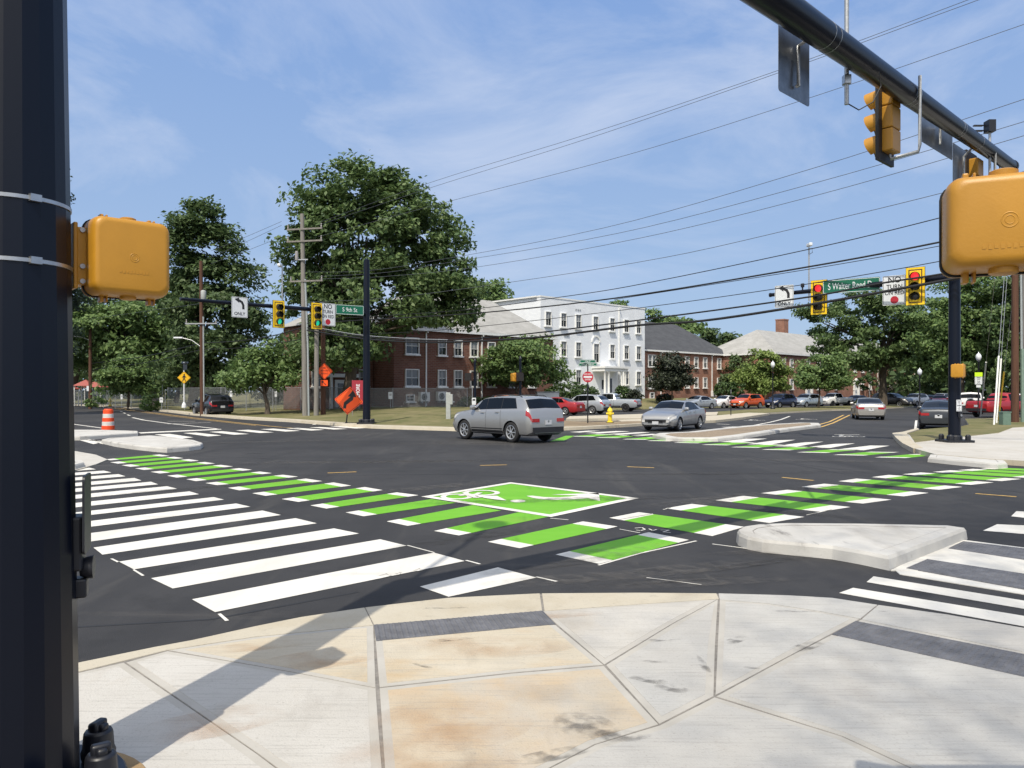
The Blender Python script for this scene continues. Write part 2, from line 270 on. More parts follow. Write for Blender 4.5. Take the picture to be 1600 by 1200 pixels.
M['barrel_white'] = mat('barrel_white', (0.62, 0.60, 0.56), 0.5, var=0.1)
M['rubber'] = mat('rubber', (0.014, 0.014, 0.015), 0.8, var=0.3, vscale=20)
M['chrome'] = mat('chrome', (0.60, 0.61, 0.62), 0.25, metal=0.95)
M['rim'] = mat('rim', (0.50, 0.51, 0.52), 0.35, metal=0.7)
M['plastic_dark'] = mat('plastic_dark', (0.016, 0.016, 0.018), 0.55, var=0.15)
M['car_glass'] = mat('car_glass', (0.004, 0.005, 0.006), 0.07, spec=0.32)
M['lamp_red'] = mat('lamp_red', (0.34, 0.008, 0.012), 0.2, spec=0.7, coat=0.5)
M['lamp_clear'] = mat('lamp_clear', (0.55, 0.54, 0.52), 0.15, spec=0.8, coat=0.5)
M['lamp_amber'] = mat('lamp_amber', (0.70, 0.26, 0.04), 0.2, coat=0.5)
M['plate_white'] = mat('plate_white', (0.50, 0.51, 0.53), 0.5)
M['bark'] = layered('bark', (0.105, 0.085, 0.066), [((0.055, 0.044, 0.035), (5, 5, 1), 0.42, 0.65, 0.8), ((0.17, 0.145, 0.12), (9, 9, 2), 0.55, 0.72, 0.7)], rough=0.95, bump=0.8, bscale=10)
M['leaf_oak'] = leafmat('leaf_oak', (0.074, 0.130, 0.050), (0.150, 0.214, 0.075))
M['leaf_dark'] = leafmat('leaf_dark', (0.062, 0.108, 0.046), (0.122, 0.175, 0.066))
M['leaf_mid'] = leafmat('leaf_mid', (0.092, 0.161, 0.054), (0.178, 0.256, 0.082))
M['leaf_light'] = leafmat('leaf_light', (0.144, 0.219, 0.054), (0.242, 0.313, 0.090))
M['leaf_hedge'] = leafmat('leaf_hedge', (0.022, 0.050, 0.014), (0.070, 0.115, 0.030), 0.12)
M['leaf_purple'] = leafmat('leaf_purple', (0.020, 0.028, 0.018), (0.050, 0.062, 0.036), 0.15)
M['leaf_spruce'] = leafmat('leaf_spruce', (0.030, 0.052, 0.032), (0.080, 0.115, 0.068), 0.15)
M['box_grey'] = mat('box_grey', (0.36, 0.38, 0.37), 0.5, var=0.1)
M['box_green'] = mat('box_green', (0.12, 0.19, 0.15), 0.55, var=0.1)
M['globe'] = mat('globe', (0.66, 0.68, 0.70), 0.3, var=0.08)
M['play_red'] = mat('play_red', (0.30, 0.075, 0.06), 0.6)
M['guard_white'] = mat('guard_white', (0.70, 0.70, 0.66), 0.5)
M['guard_yellow'] = mat('guard_yellow', (0.75, 0.48, 0.05), 0.5)
def paint(name, c, metal=0.35, rough=0.32): return mat(name, c, rough, metal=metal, coat=0.6, spec=0.5)

def chainlink():
    m = bpy.data.materials.new('chain_link'); m.use_nodes = True; t = m.node_tree; b = t.nodes['Principled BSDF']
    b.inputs['Base Color'].default_value = (0.26, 0.27, 0.27, 1); b.inputs['Roughness'].default_value = 0.5; b.inputs['Metallic'].default_value = 0.4
    tcn = t.nodes.new('ShaderNodeTexCoord'); k = t.links.new
    outs = []
    for rot in (0.785, -0.785):
        mpn = t.nodes.new('ShaderNodeMapping'); mpn.inputs['Rotation'].default_value = (0, rot, 0)
        wv = t.nodes.new('ShaderNodeTexWave'); wv.inputs['Scale'].default_value = 4.4; wv.bands_direction = 'X'
        gt = t.nodes.new('ShaderNodeMath'); gt.operation = 'GREATER_THAN'; gt.inputs[1].default_value = 0.90
        k(tcn.outputs['Object'], mpn.inputs[0]); k(mpn.outputs[0], wv.inputs['Vector']); k(wv.outputs['Fac'], gt.inputs[0]); outs.append(gt)
    mx = t.nodes.new('ShaderNodeMath'); mx.operation = 'MAXIMUM'; k(outs[0].outputs[0], mx.inputs[0]); k(outs[1].outputs[0], mx.inputs[1]); k(mx.outputs[0], b.inputs['Alpha'])
    return m
M['chain_link'] = chainlink()
# ------------------------------------------------------------------ the setting: ground, roadway, pavements, lawns
def struct(name, mb, mats, smooth=None, bevel=0.0, seg=2):
    o = mb.build(name, mats, None, smooth, bevel, seg); o['kind'] = 'structure'; return o
mb = MB(); mb.poly([(-1500, -300, -0.06), (1500, -300, -0.06), (1500, 3000, -0.06), (-1500, 3000, -0.06)]); struct('ground', mb, M['grass'])
mb = MB(); mb.poly([(-170, -25, 0), (140, -25, 0), (140, 140, 0), (-170, 140, 0)]); struct('road', mb, M['asphalt'])

# near corner pavement: kerb strip and jointed panels laid on a darker bed
ZS = 0.030
g = lambda x, y, z=ZS: G(x, y, z)
outer = [(-260, 1120), (118, 1036), (240, 1011), (300, 1000), (400, 978), (470, 964), (570, 949), (700, 934), (780, 930), (846, 927), (1000, 926), (1122, 927), (1230, 930), (1300, 934), (1372, 945), (1480, 960), (1600, 981), (1900, 1040)]
bed = [g(*p) for p in outer] + [Vector((7, 1.6, 0)), Vector((7, -6, 0)), Vector((-9, -6, 0)), Vector((-9, 1.5, 0))]
mb = MB(); mb.slab(bed, -0.02, ZS - 0.003); struct('pavement_bed', mb, M['joint'])
def inset(pts, w):
    c = sum(pts, Vector((0, 0, 0))) / len(pts); n = len(pts); res = []
    area = sum(pts[i].x * pts[(i + 1) % n].y - pts[(i + 1) % n].x * pts[i].y for i in range(n))
    sg = 1 if area > 0 else -1
    for i in range(n):
        a, b, c2 = pts[i - 1], pts[i], pts[(i + 1) % n]
        d1 = (b - a).normalized(); d2 = (c2 - b).normalized()
        n1 = Vector((-d1.y, d1.x, 0)) * sg; n2 = Vector((-d2.y, d2.x, 0)) * sg
        bis = n1 + n2
        if bis.length < 1e-4: res.append(b + n1 * w); continue
        bis.normalize(); k = w / max(0.35, bis.dot(n1)); res.append(b + bis * k)
    return res
panels = MB(); pm = ['concrete_new', 'concrete_tan', 'concrete_rust', 'concrete_grey_shade', 'concrete_kerb', 'margin']
def panel(px, m, margin=True):
    pts = [g(*p) if len(p) == 2 else Vector(p) for p in px]
    o1 = inset(pts, 0.005)
    if margin:
        panels.slab(o1, ZS - 0.02, ZS, 5)
        o2 = inset(pts, 0.055); panels.slab(o2, ZS, ZS + 0.0015, pm.index(m))
    else: panels.slab(o1, ZS - 0.02, ZS + 0.001, pm.index(m))
K = 'concrete_kerb'
# the kerb strip along the road
panel([(-260, 1120), (118, 1036), (240, 1011), (300, 1000), (400, 978), (470, 964), (570, 949), (584, 977), (400, 995), (262, 1016), (119, 1051), (-260, 1138)], K, False)
panel([(570, 949), (700, 934), (780, 930), (844, 927), (848, 955), (584, 977)], K, False)
panel([(846, 927), (1000, 926), (1120, 927), (1124, 936), (1000, 944), (850, 955)], K, False)
panel([(1122, 927), (1230, 930), (1300, 934), (1372, 945), (1345, 967), (1280, 955), (1200, 943), (1124, 937)], 'concrete_grey_shade', False)
panel([(1372, 945), (1480, 960), (1600, 981), (1900, 1040), (1900, 1085), (1600, 1019), (1345, 968)], 'concrete_grey_shade', False)
# slabs
panel([(119, 1052), (194, 1035), (400, 1176), (432, 1200), (470, 1228), (60, 1330), (-150, 1110)], 'concrete_new')
panel([(196, 1035), (262, 1017), (400, 1040), (467, 1052), (588, 1075), (592, 1130), (600, 1228), (470, 1228), (400, 1176)], 'concrete_new')
panel([(262, 1016), (400, 995), (584, 977), (588, 1075), (467, 1052), (400, 1040)], 'concrete_tan')
panel([(584, 977), (848, 955), (868, 976), (944, 1039), (800, 1051), (592, 1074)], 'concrete_tan')
panel([(848, 955), (1000, 944), (1122, 936), (1050, 975), (944, 1039), (869, 975)], 'concrete_new')
panel([(592, 1075), (800, 1052), (944, 1040), (1030, 1132), (930, 1163), (830, 1215), (780, 1260), (604, 1260)], 'concrete_rust')
panel([(946, 1039), (1050, 975), (1122, 936), (1118, 1010), (1116, 1088), (1030, 1132)], 'concrete_grey_shade')
panel([(1124, 937), (1200, 943), (1280, 955), (1344, 967), (1230, 1027), (1117, 1087)], 'concrete_grey_shade')
panel([(1345, 968), (1600, 1019), (1900, 1085), (1900, 1300), (1640, 1300), (1315, 1150), (1118, 1088), (1230, 1027)], 'concrete_grey_shade')
panel([(1116, 1089), (1315, 1150), (1640, 1300), (780, 1300), (830, 1215), (930, 1163), (1030, 1133)], 'concrete_grey_shade')
struct('pavement', panels, [M[k] for k in pm])

def stain_mat(name, col, lo, hi, sc, amount):
    m = bpy.data.materials.new(name); m.use_nodes = True; t_ = m.node_tree; bs = t_.nodes['Principled BSDF']; bs.inputs['Base Color'].default_value = (*col, 1); bs.inputs['Roughness'].default_value = .9
    tcn = t_.nodes.new('ShaderNodeTexCoord'); n_ = t_.nodes.new('ShaderNodeTexNoise'); n_.inputs['Scale'].default_value = sc; n_.inputs['Detail'].default_value = 7
    r_ = t_.nodes.new('ShaderNodeMapRange'); r_.inputs[1].default_value = lo; r_.inputs[2].default_value = hi; r_.inputs[4].default_value = amount
    gr = t_.nodes.new('ShaderNodeTexGradient'); gr.gradient_type = 'SPHERICAL'; mu = t_.nodes.new('ShaderNodeMath'); mu.operation = 'MULTIPLY'; g2 = t_.nodes.new('ShaderNodeMath'); g2.operation = 'POWER'; g2.inputs[1].default_value = .6
    mpn = t_.nodes.new('ShaderNodeMapping'); mpn.inputs['Location'].default_value = (-1, -1, 0); mpn.inputs['Scale'].default_value = (2, 2, 0)
    k_ = t_.links.new; k_(tcn.outputs['Generated'], mpn.inputs[0]); k_(mpn.outputs[0], gr.inputs[0]); k_(gr.outputs['Fac'], g2.inputs[0]); k_(tcn.outputs['Object'], n_.inputs['Vector']); k_(n_.outputs['Fac'], r_.inputs[0]); k_(r_.outputs[0], mu.inputs[0]); k_(g2.outputs[0], mu.inputs[1]); k_(mu.outputs[0], bs.inputs['Alpha'])
    return m
STD = stain_mat('stain_dark', (.10, .095, .09), .42, .60, 9, .50); STR = stain_mat('stain_rust', (.40, .20, .07), .38, .66, 3, .30); STT = stain_mat('stain_tyre', (.045, .044, .043), .36, .62, 5, .42)
_sz = [0]
def stain(px, py, rx, ry, m, rot=0.0, z=ZS + .0022):
    c = G(px, py, z); _sz[0] += 1; q = []
    for k in range(20):
        an = 2 * math.pi * k / 20; x_, y_ = rx * math.cos(an), ry * math.sin(an); q.append((x_ * math.cos(rot) - y_ * math.sin(rot), x_ * math.sin(rot) + y_ * math.cos(rot), 0))
    o = MB().poly(q).build('stain', m); o.location = (c.x, c.y, z + _sz[0] * .00005); o['kind'] = 'structure'
for px, py, rx, ry, ro in ((1022, 1033, .10, .03, .1), (1012, 1062, .16, .05, -.5), (1050, 1075, .14, .06, -.6), (1176, 1043, .07, .03, -.2), (900, 1130, .13, .17, .3), (940, 1140, .10, .20, .2), (975, 1150, .16, .07, .2), (1100, 1040, .03, .22, -.05), (1150, 1000, .18, .05, .7), (1030, 1000, .2, .03, .2), (700, 1000, .25, .03, .3), (1380, 955, .05, .02, 0), (660, 1040, .12, .02, -.6), (1260, 1010, .25, .06, .6), (860, 1180, .3, .06, .4), (1240, 955, .2, .03, 0), (690, 950, .3, .02, .1)): stain(px, py, rx, ry, STD, ro)
for px, py, rx, ry, ro in ((700, 1130, .5, .35, .2), (500, 1030, .5, .2, .4), (660, 1190, .5, .3, 0), (330, 1130, .5, .2, .5), (760, 1010, .7, .25, .1), (860, 960, .5, .12, .2), (400, 1010, .5, .1, .3)): stain(px, py, rx, ry, STR, ro)
for px, py, rx, ry, ro in ((760, 835, 2.2, .18, .7), (900, 780, 4, .25, .2), (640, 720, 5, .3, .1), (1180, 880, 1.6, .10, .5), (1050, 905, 1.4, .10, .3), (1320, 760, 3, .2, .3), (330, 760, 3, .2, .75), (1100, 740, 4, .2, .1), (1240, 800, 2.2, .14, -.6), (880, 880, 1.6, .12, .5)): stain(px, py, rx, ry, STT, ro, .0105)

DUST = stain_mat('stain_dust', (.17, .155, .135), .40, .66, 6, .28)
for px, py, rx, ry, ro in ((760, 692, 6, .35, .15), (560, 722, 5, .3, .1), (960, 862, 1.2, .25, .5), (1060, 890, 1.6, .2, .4), (1090, 910, 1.5, .15, .2), (880, 905, 1.2, .2, .3), (1120, 780, 2.5, .3, .6), (1200, 862, 1.0, .12, .2), (690, 760, 3, .25, .7), (1300, 720, 5, .3, -.2), (420, 690, 5, .4, .4)): stain(px, py, rx, ry, DUST, ro, .0125)

def dome_pad(corners, nx, ny, z):
    a, b, c, d = corners; m = MB(); m.slab([a, b, c, d], z - 0.02, z + 0.005)
    for i in range(nx):
        for j in range(ny):
            u, v = (i + .5) / nx, (j + .5) / ny
            p = (a * (1 - u) + b * u) * (1 - v) + (d * (1 - u) + c * u) * v
            m.lathe([(0.0155, z + 0.004), (0.013, z + 0.009), (0.008, z + 0.0105)], (p.x, p.y, 0), 6)
    return m
mb = dome_pad([g(584, 977), g(848, 955), g(868, 976), g(588, 1002)], 32, 11, ZS); struct('tactile_paving', mb, M['dome_pad'])
mb = dome_pad([g(1337, 971), g(1900, 1082), g(1900, 1124), g(1300, 992)], 44, 11, ZS); struct('tactile_paving', mb, M['dome_pad'])
# rough brown grout collar round the foot of the big pole
POLE = Vector((-2.24, 3.45, 0))
mb = MB(); mb.lathe([(0.56, ZS), (0.55, ZS + 0.012), (0.40, ZS + 0.02)], (POLE.x, POLE.y, 0), 40); struct('grout_collar', mb, M['foundation'])

# ---- painted markings (sheets 4 mm above the asphalt)
ZP, ZP2 = 0.004, 0.008
def quads(mbx, lst, z, m=0):
    for q in lst: mbx.poly([G(x, y, 0) + Vector((0, 0, z)) for x, y in q], m)
W1 = [[(300, 937), (678, 864), (726, 877), (336, 957)], [(236, 904), (594, 843), (635, 853), (270, 920)], [(186, 878), (522, 826), (561, 834), (209, 890)], [(146, 856), (462, 810), (495, 818), (160, 867)]]
# the rest of the left crosswalk: right ends measured, left ends on the line through the measured left ends
l0, l1 = G(300, 937), G(146, 856); ldir = (l1 - l0).normalized()
def on_left(p):     # follow the stripe direction from p until it meets the left edge line
    sd = (G(146, 856) - G(462, 810)).normalized()
    A = np.array([[sd.x, -ldir.x], [sd.y, -ldir.y]]); r = np.linalg.solve(A, np.array([l0.x - p.x, l0.y - p.y])); return p + sd * float(r[0])
mb = MB(); quads(mb, W1, ZP)
for a, b in [((410, 798), (439, 805)), ((369, 787), (391, 792)), ((334, 777), (350, 781)), ((296, 768), (311, 772.5)), ((261, 760), (277, 764)), ((236, 753), (247, 757)), ((210, 747), (221, 751)), ((185, 741), (196, 744.5)), ((162, 735.5), (174, 738.5)), ((140, 731), (150, 733.5))]:
    pa, pb = G(*a), G(*b); qa, qb = on_left(pa), on_left(pb)
    mb.poly([v + Vector((0, 0, ZP)) for v in (qa, pa, pb, qb)])
quads(mb, [[(656, 917), (778, 887), (838, 903), (701, 933)]], ZP)
quads(mb, [[(726, 876), (730, 875.6), (752, 881.5), (748, 882)], [(635, 852.6), (638, 852.2), (680, 863.5), (677, 864)], [(340, 960), (345, 959), (358, 970), (352, 971)], [(172, 873.5), (176, 873), (186, 878), (183, 879)], [(836, 902), (840, 901.5), (872, 908.5), (868, 909.5)], [(207, 891), (210, 890), (226, 899.5), (222, 900.5)]], ZP)
# crosswalk at the right, over to the island
quads(mb, [[(1365, 901), (1612, 941), (1612, 954), (1354, 910)], [(1333, 919), (1600, 963), (1625, 984), (1311, 927)], [(1558, 819.5), (1640, 823), (1640, 838), (1536, 829.5)], [(1588, 799), (1640, 802), (1640, 814), (1580, 807)]], ZP)
# far left leg
fl = [[(241.6, 679), (265, 678), (302, 683.5), (282, 685.6)], [(286, 676.7), (306.6, 676), (346, 680.4), (325, 682)], [(327, 674.9), (347, 673.8), (389, 678.2), (366, 679.4)], [(368, 672.6), (388, 671.6), (428, 675.6), (406, 676.6)], [(407, 670.6), (427, 669.8), (470, 673.2), (446, 674.4)], [(447, 669.2), (464, 668.6), (507, 671.6), (486, 672.8)], [(483, 667.8), (500, 667.2), (543, 670.2), (522, 671.2)], [(515, 666.6), (531, 666.0), (577, 668.6), (556, 669.6)], [(548, 665.6), (562, 665.2), (600, 667.2), (584, 668)]]
quads(mb, fl, ZP)
quads(mb, [[(216, 675.8), (344, 669.9), (346, 671.3), (220, 677.4)]], ZP)
def line(mbx, px, w, z=ZP, m=0):
    pts = [G(*p) for p in px]
    for i in range(len(pts) - 1):
        d = (pts[i + 1] - pts[i]).normalized(); n = Vector((-d.y, d.x, 0)) * w / 2
        mbx.poly([v + Vector((0, 0, z)) for v in (pts[i] - n, pts[i + 1] - n, pts[i + 1] + n, pts[i] + n)], m)
line(mb, [(344, 670.6), (300, 665.6), (262, 661.5), (225, 656.5), (207, 652.5)], 0.18)
line(mb, [(100, 660), (116, 663), (160, 669)], 0.16)
line(mb, [(262, 662.5), (300, 661.0), (330, 660)], 0.16); line(mb, [(262, 658.2), (305, 658.3)], 0.16)
for a, b in [((188, 642.5), (191, 643.2)), ((193, 645), (196, 646)), ((199, 648), (203, 649.5))]: line(mb, [a, b], 0.16)
line(mb, [(478, 657.4), (494, 658.6), (500, 660.5), (490, 663.5)], 0.2)
line(mb, [(1010, 903), (1040, 906.6), (1096, 914)], 0.02); line(mb, [(1113, 850.3), (1160, 856.5), (1186, 861)], 0.03)
line(mb, [(968, 812), (1020, 803)], 0.02); line(mb, [(1036, 796.5), (1048, 793.5)], 0.02); line(mb, [(860, 810), (888, 812.5)], 0.03)
line(mb, [(968, 827), (1000, 833)], 0.02); line(mb, [(1260, 805), (1300, 796.5)], 0.02); line(mb, [(130, 686), (196, 695)], 0.16)
quads(mb, [[(112, 684.5), (118, 684), (156, 692), (146, 694)], [(140, 688), (146, 687), (168, 692.5), (160, 694)]], ZP)
# far crosswalk over the right-hand road
vw = (G(1370, 683.6) - G(1040 * .1875 + 1000, 685)).normalized()
for a, b, c, d in [((1125, 690.5), (1166, 685.6), (1199, 685.4), (1160, 690.8)), ((1167, 694.2), (1211, 688.2), (1243, 687.2), (1206, 694.6)), ((1207, 697.2), (1258, 691.2), (1287, 690.2), (1245, 698)), ((1257, 699.2), (1303, 693.8), (1336, 692.8), (1297, 700)), ((1308, 702.4), (1360, 696.2), (1390, 696.6), (1350, 703.6)),
                   ((1085, 687.8), (1112, 685.2), (1124, 686.2), (1100, 689.2)), ((914, 676.6), (962, 673.6), (985, 674.0), (936, 677.4)), ((945, 678.6), (1003, 675.2), (1016, 676.0), (966, 679.6)), ((975, 681), (1020, 678), (1030, 679), (992, 682)), ((890, 675.2), (920, 673), (938, 673.2), (906, 675.9))]:
    quads(mb, [[a, b, c, d]], ZP)
# lane lines, bike symbols and arrows on the far roads
line(mb, [(1132, 668.2), (1180, 664.3), (1204, 659.6), (1220, 655.6), (1234, 650.4)], 0.16); line(mb, [(1120, 662.4), (1140, 663.4)], 0.2); line(mb, [(1128, 667.4), (1192, 665)], 0.14)
for pts in ([(992, 826), (1003, 825), (1008, 828), (1001, 830), (994, 829)], [(1014, 827), (1020, 830), (1026, 828)], [(1032, 829), (1046, 829), (1036, 832), (1048, 833)], [(593, 900), (604, 897), (611, 900), (600, 903)], [(618, 897), (626, 895), (622, 899)], [(646, 892), (655, 889), (661, 891), (652, 893)]): line(mb, pts, .022, ZP2)
struct('crosswalk_marking', mb, M['white_paint'])
_zc = [0]
def lift(v):     # each later stroke lies a hair above the one it crosses
    return v + Vector((0, 0, 0.00012 * _zc[0]))
def bike_symbol(mbx, c, ax, ay, s, z):
    """bicycle with rider outline, x along the wheels, y across"""
    _zc[0] = 0
    T = lambda x, y: lift(c + ax * (x * s) + ay * (y * s) + Vector((0, 0, z)))
    def ring(cx, cy, r, w, n=20):
        _zc[0] += 1
        for k in range(n):
            a0, a1 = 2 * math.pi * k / n, 2 * math.pi * (k + 1) / n
            mbx.poly([T(cx + math.cos(a) * rr, cy + math.sin(a) * rr) for a, rr in ((a0, r - w), (a0, r), (a1, r), (a1, r - w))])
    def seg(x0, y0, x1, y1, w=0.09):
        _zc[0] += 1; d = Vector((x1 - x0, y1 - y0, 0)).normalized(); n = Vector((-d.y, d.x, 0)) * w / 2
        mbx.poly([T(x0 - n.x, y0 - n.y), T(x1 - n.x, y1 - n.y), T(x1 + n.x, y1 + n.y), T(x0 + n.x, y0 + n.y)])
    ring(-.55, 0, .38, .09); ring(.55, 0, .38, .09)
    seg(-.55, 0, -.2, .55); seg(-.2, .55, .42, .55); seg(.42, .55, 0, 0); seg(0, 0, -.2, .55); seg(0, 0, -.55, 0); seg(.55, 0, .4, .7); seg(.25, .74, .5, .74)
    seg(-.3, .68, -.05, .68); seg(-.15, .75, .1, 1.2, .2); seg(.1, 1.2, .45, .85, .12)
    _zc[0] += 1; n = 16; mbx.poly([T(.25 + .16 * math.cos(2 * math.pi * k / n), 1.52 + .16 * math.sin(2 * math.pi * k / n)) for k in range(n)])
mb = MB()
for (x0, x1, y) in ((1300, 1352, 682.2), (1243, 1277, 655.2), (1162, 1196, 656.8)):
    a, b = G(x0, y), G(x1, y); c = (a + b) / 2; s = (b - a).length / 1.9; ax = (b - a).normalized()
    bike_symbol(mb, c, ax, Vector((0, 1, 0)), s * 1.0, ZP)
line(mb, [(1304, 679.2), (1343, 679.4)], 0.14)
# the turn box: white frame, green field, bicycle and arrow
bl, bt, br_, bb = G(658, 776.6), G(797.5, 754), G(998.5, 779), G(861, 808.5)
gm = MB(); inn = inset([bl, bt, br_, bb], 0.16)
for i in range(4):
    o4 = [bl, bt, br_, bb]; j = (i + 1) % 4; mb.poly([v + Vector((0, 0, ZP2)) for v in (o4[i], o4[j], inn[j], inn[i])])
gm.poly([v + Vector((0, 0, ZP)) for v in inn])
_zc[0] = 0
def boxpt(cx, cy): return G(640 + cx * .3, 740 + cy * .3) + Vector((0, 0, ZP2))
def stroke(pts, w):
    for i in range(len(pts) - 1):
        _zc[0] += 1
        a, b = lift(pts[i]), lift(pts[i + 1]); d = (b - a).normalized(); n = Vector((-d.y, d.x, 0)) * w / 2; e = d * w * .3
        mb.poly([a - n - e, b - n + e, b + n + e, a + n - e])
def ring_px(cx, cy, rx, ry, w=0.1, n=28):
    stroke_pts = [boxpt(cx + rx * math.cos(2 * math.pi * k / n), cy + ry * math.sin(2 * math.pi * k / n)) for k in range(n + 1)]
    stroke(stroke_pts, w)
ring_px(245, 122, 70, 12); ring_px(375, 103, 82, 12)
stroke([boxpt(265, 117), boxpt(330, 112), boxpt(385, 124), boxpt(345, 128), boxpt(285, 104)], 0.10)
stroke([boxpt(365, 104), boxpt(330, 118)], 0.10)
_zc[0] += 1; mb.poly([lift(boxpt(x, y)) for x, y in ((372, 118), (455, 120), (505, 144), (440, 138), (385, 130))])
_zc[0] += 1; n = 18; mb.poly([boxpt(564 + 40 * math.cos(2 * math.pi * k / n), 145 + 7 * math.sin(2 * math.pi * k / n)) for k in range(n)])
mb.poly([boxpt(x, y) for x, y in ((608, 118), (640, 117), (700, 124), (770, 126), (830, 122), (880, 116), (740, 111), (985, 103), (992, 145), (930, 130), (850, 136), (760, 138), (690, 136), (640, 128))])
# bike crossing along the left leg: LU, LL (left cap), RU, RL (right cap); None means the stripe runs up to the box
G1 = [((868, 867), (936, 881.5), (1013.5, 832), (1076.5, 844)), ((762, 847), (812, 857), (911, 815), (965, 823)), ((678, 830), (717, 837), (818, 799), (858, 807.5)), ((604, 815), (637, 822), (739, 789.5), (783, 798)), ((540, 801), (568, 807), (675, 780), (712, 786)),
      ((485, 790), (510, 795), (620, 769.6), (654, 774)), ((440, 780), (466, 784.5), (570, 761.2), (598, 766)), ((394, 771), (415, 775), (521, 754), (549, 759)), ((356, 762.5), (374, 766.5), (478, 748), (504, 752)), ((321, 755), (340, 758.5), (442, 742), (466, 745)), ((291, 749), (306, 752), (406, 737), (425, 739.5)), ((261, 743.5), (276, 746.5), (374, 731.8), (394, 734.2)), ((235, 737.5), (250, 740), (345, 726.5), (364, 729)), ((211, 732), (225, 734.5), (320, 722), (336, 724.4)), ((190, 727), (204, 729.6), (295, 717.6), (311, 720)), ((172, 722.4), (184, 724.6), (272, 713.9), (287, 716)), ((165, 717.8), (172, 719.4), (249, 710.2), (265, 712.4))]
G2 = [((952, 809.5), (998, 800.5), (1163, 823.5), (1113, 838)), ((1040, 794.5), (1081, 787.5), (1257, 808), (1202, 817.5)), ((1117.5, 782), (1161, 775), (1329, 792.5), (1282, 800)), ((1189, 770.8), (1230, 765.5), (1393, 781), (1348, 787.2)), ((1252, 761), (1288, 756), (1451, 770.5), (1412, 775.8)), ((1310, 752.2), (1338, 748), (1504, 761), (1467, 765.6)), ((1361.5, 745.8), (1389, 742.2), (1553, 754), (1517, 757.8)), ((1410, 741.2), (1438, 738.4), (1596, 748.6), (1565, 752)), ((1457, 737.6), (1485, 735), (1636, 744), (1606, 747)), ((1497, 734.8), (1520, 732.8), (1670, 740.4), (1644, 743)), ((1532, 732.2), (1552, 730.4), (1700, 737.4), (1676, 739.4))]
def capped(a, b, c, d, left=True, right=True, cap=0.28):
    """stripe a-b is one end, d-c the other; green between two white caps"""
    d1 = (d - a); d2 = (c - b); L1 = d1.length
    u0 = cap / L1 if left else 0; u1 = 1 - (cap / L1 if right else 0)
    A0, B0 = a + d1 * u0, b + d2 * u0; A1, B1 = a + d1 * u1, b + d2 * u1; zz = Vector((0, 0, ZP))
    gm.poly([A0 + zz, A1 + zz, B1 + zz, B0 + zz])
    if left: mb.poly([a + zz, A0 + zz, B0 + zz, b + zz])
    if right: mb.poly([A1 + zz, d + zz, c + zz, B1 + zz])
for i, (lu, ll, ru, rl) in enumerate(G1): capped(G(*lu), G(*ll), G(*rl), G(*ru), True, i not in (2, 3, 4), 0.26)
for lu, b, c, d in G2: capped(G(*lu), G(*b), G(*c), G(*d), True, True, 0.30)
# thin frame line round the nearest stripe
line(mb, [(935, 883.5), (1000, 864.8), (1088, 845.5)], 0.035)
# far bike crossing over the right-hand road
for x, y in ((892, 681.5), (930, 683.4), (972, 686), (1010, 688.4), (1052, 691.4), (1096, 694.6), (1142, 698.4), (1190, 702.2), (1245, 706.4), (1302, 710.4), (1366, 714.2)):
    k = (y - 612) / 75.0
    q = [(x, y + .5), (x + 45 * k, y - 3.4 * k), (x + 78 * k, y - 2.9 * k), (x + 36 * k, y + 1.2 * k)]
    a, b, c, d = [G(*p) for p in q]
    capped(a, d, c, b, True, True, 0.32)
for px in [[(858, 690), (884, 681), (898, 681), (880, 689)]]: quads(gm, [px], ZP)
struct('bike_lane_marking', mb, M['white_paint']); struct('green_bike_crossing', gm, M['green_paint'])
mb = MB()
for a, b in (((512, 739.2), (557, 737.4)), ((750, 727.4), (792, 726.4)), ((980, 729.4), (1022, 731)), ((1222, 746), (1271, 751)), ((1524, 771.4), (1588, 776.4))): line(mb, [a, b], 0.09)
line(mb, [(175, 636.2), (230, 643.8), (300, 652.6), (420, 665.8), (470, 670)], 0.14); line(mb, [(168, 636.6), (224, 644.4), (296, 653.6), (400, 665)], 0.10)
line(mb, [(1283, 667.2), (1302, 660.8), (1328, 648.4)], 0.14); line(mb, [(1275, 664.8), (1296, 659.0), (1318, 648.6)], 0.14)
struct('yellow_line_marking', mb, M['yellow_line'])
mb = MB()
for px in ([(300, 712), (560, 722), (900, 716), (1240, 724), (1600, 770)], [(180, 752), (420, 744), (700, 741), (1000, 752)], [(640, 690), (940, 694), (1180, 714), (1420, 760)], [(120, 980), (330, 968), (560, 925)]): line(mb, px, 0.035, .002)
struct('paving_seam', mb, mat('paving_seam', (.016, .016, .017), .7))

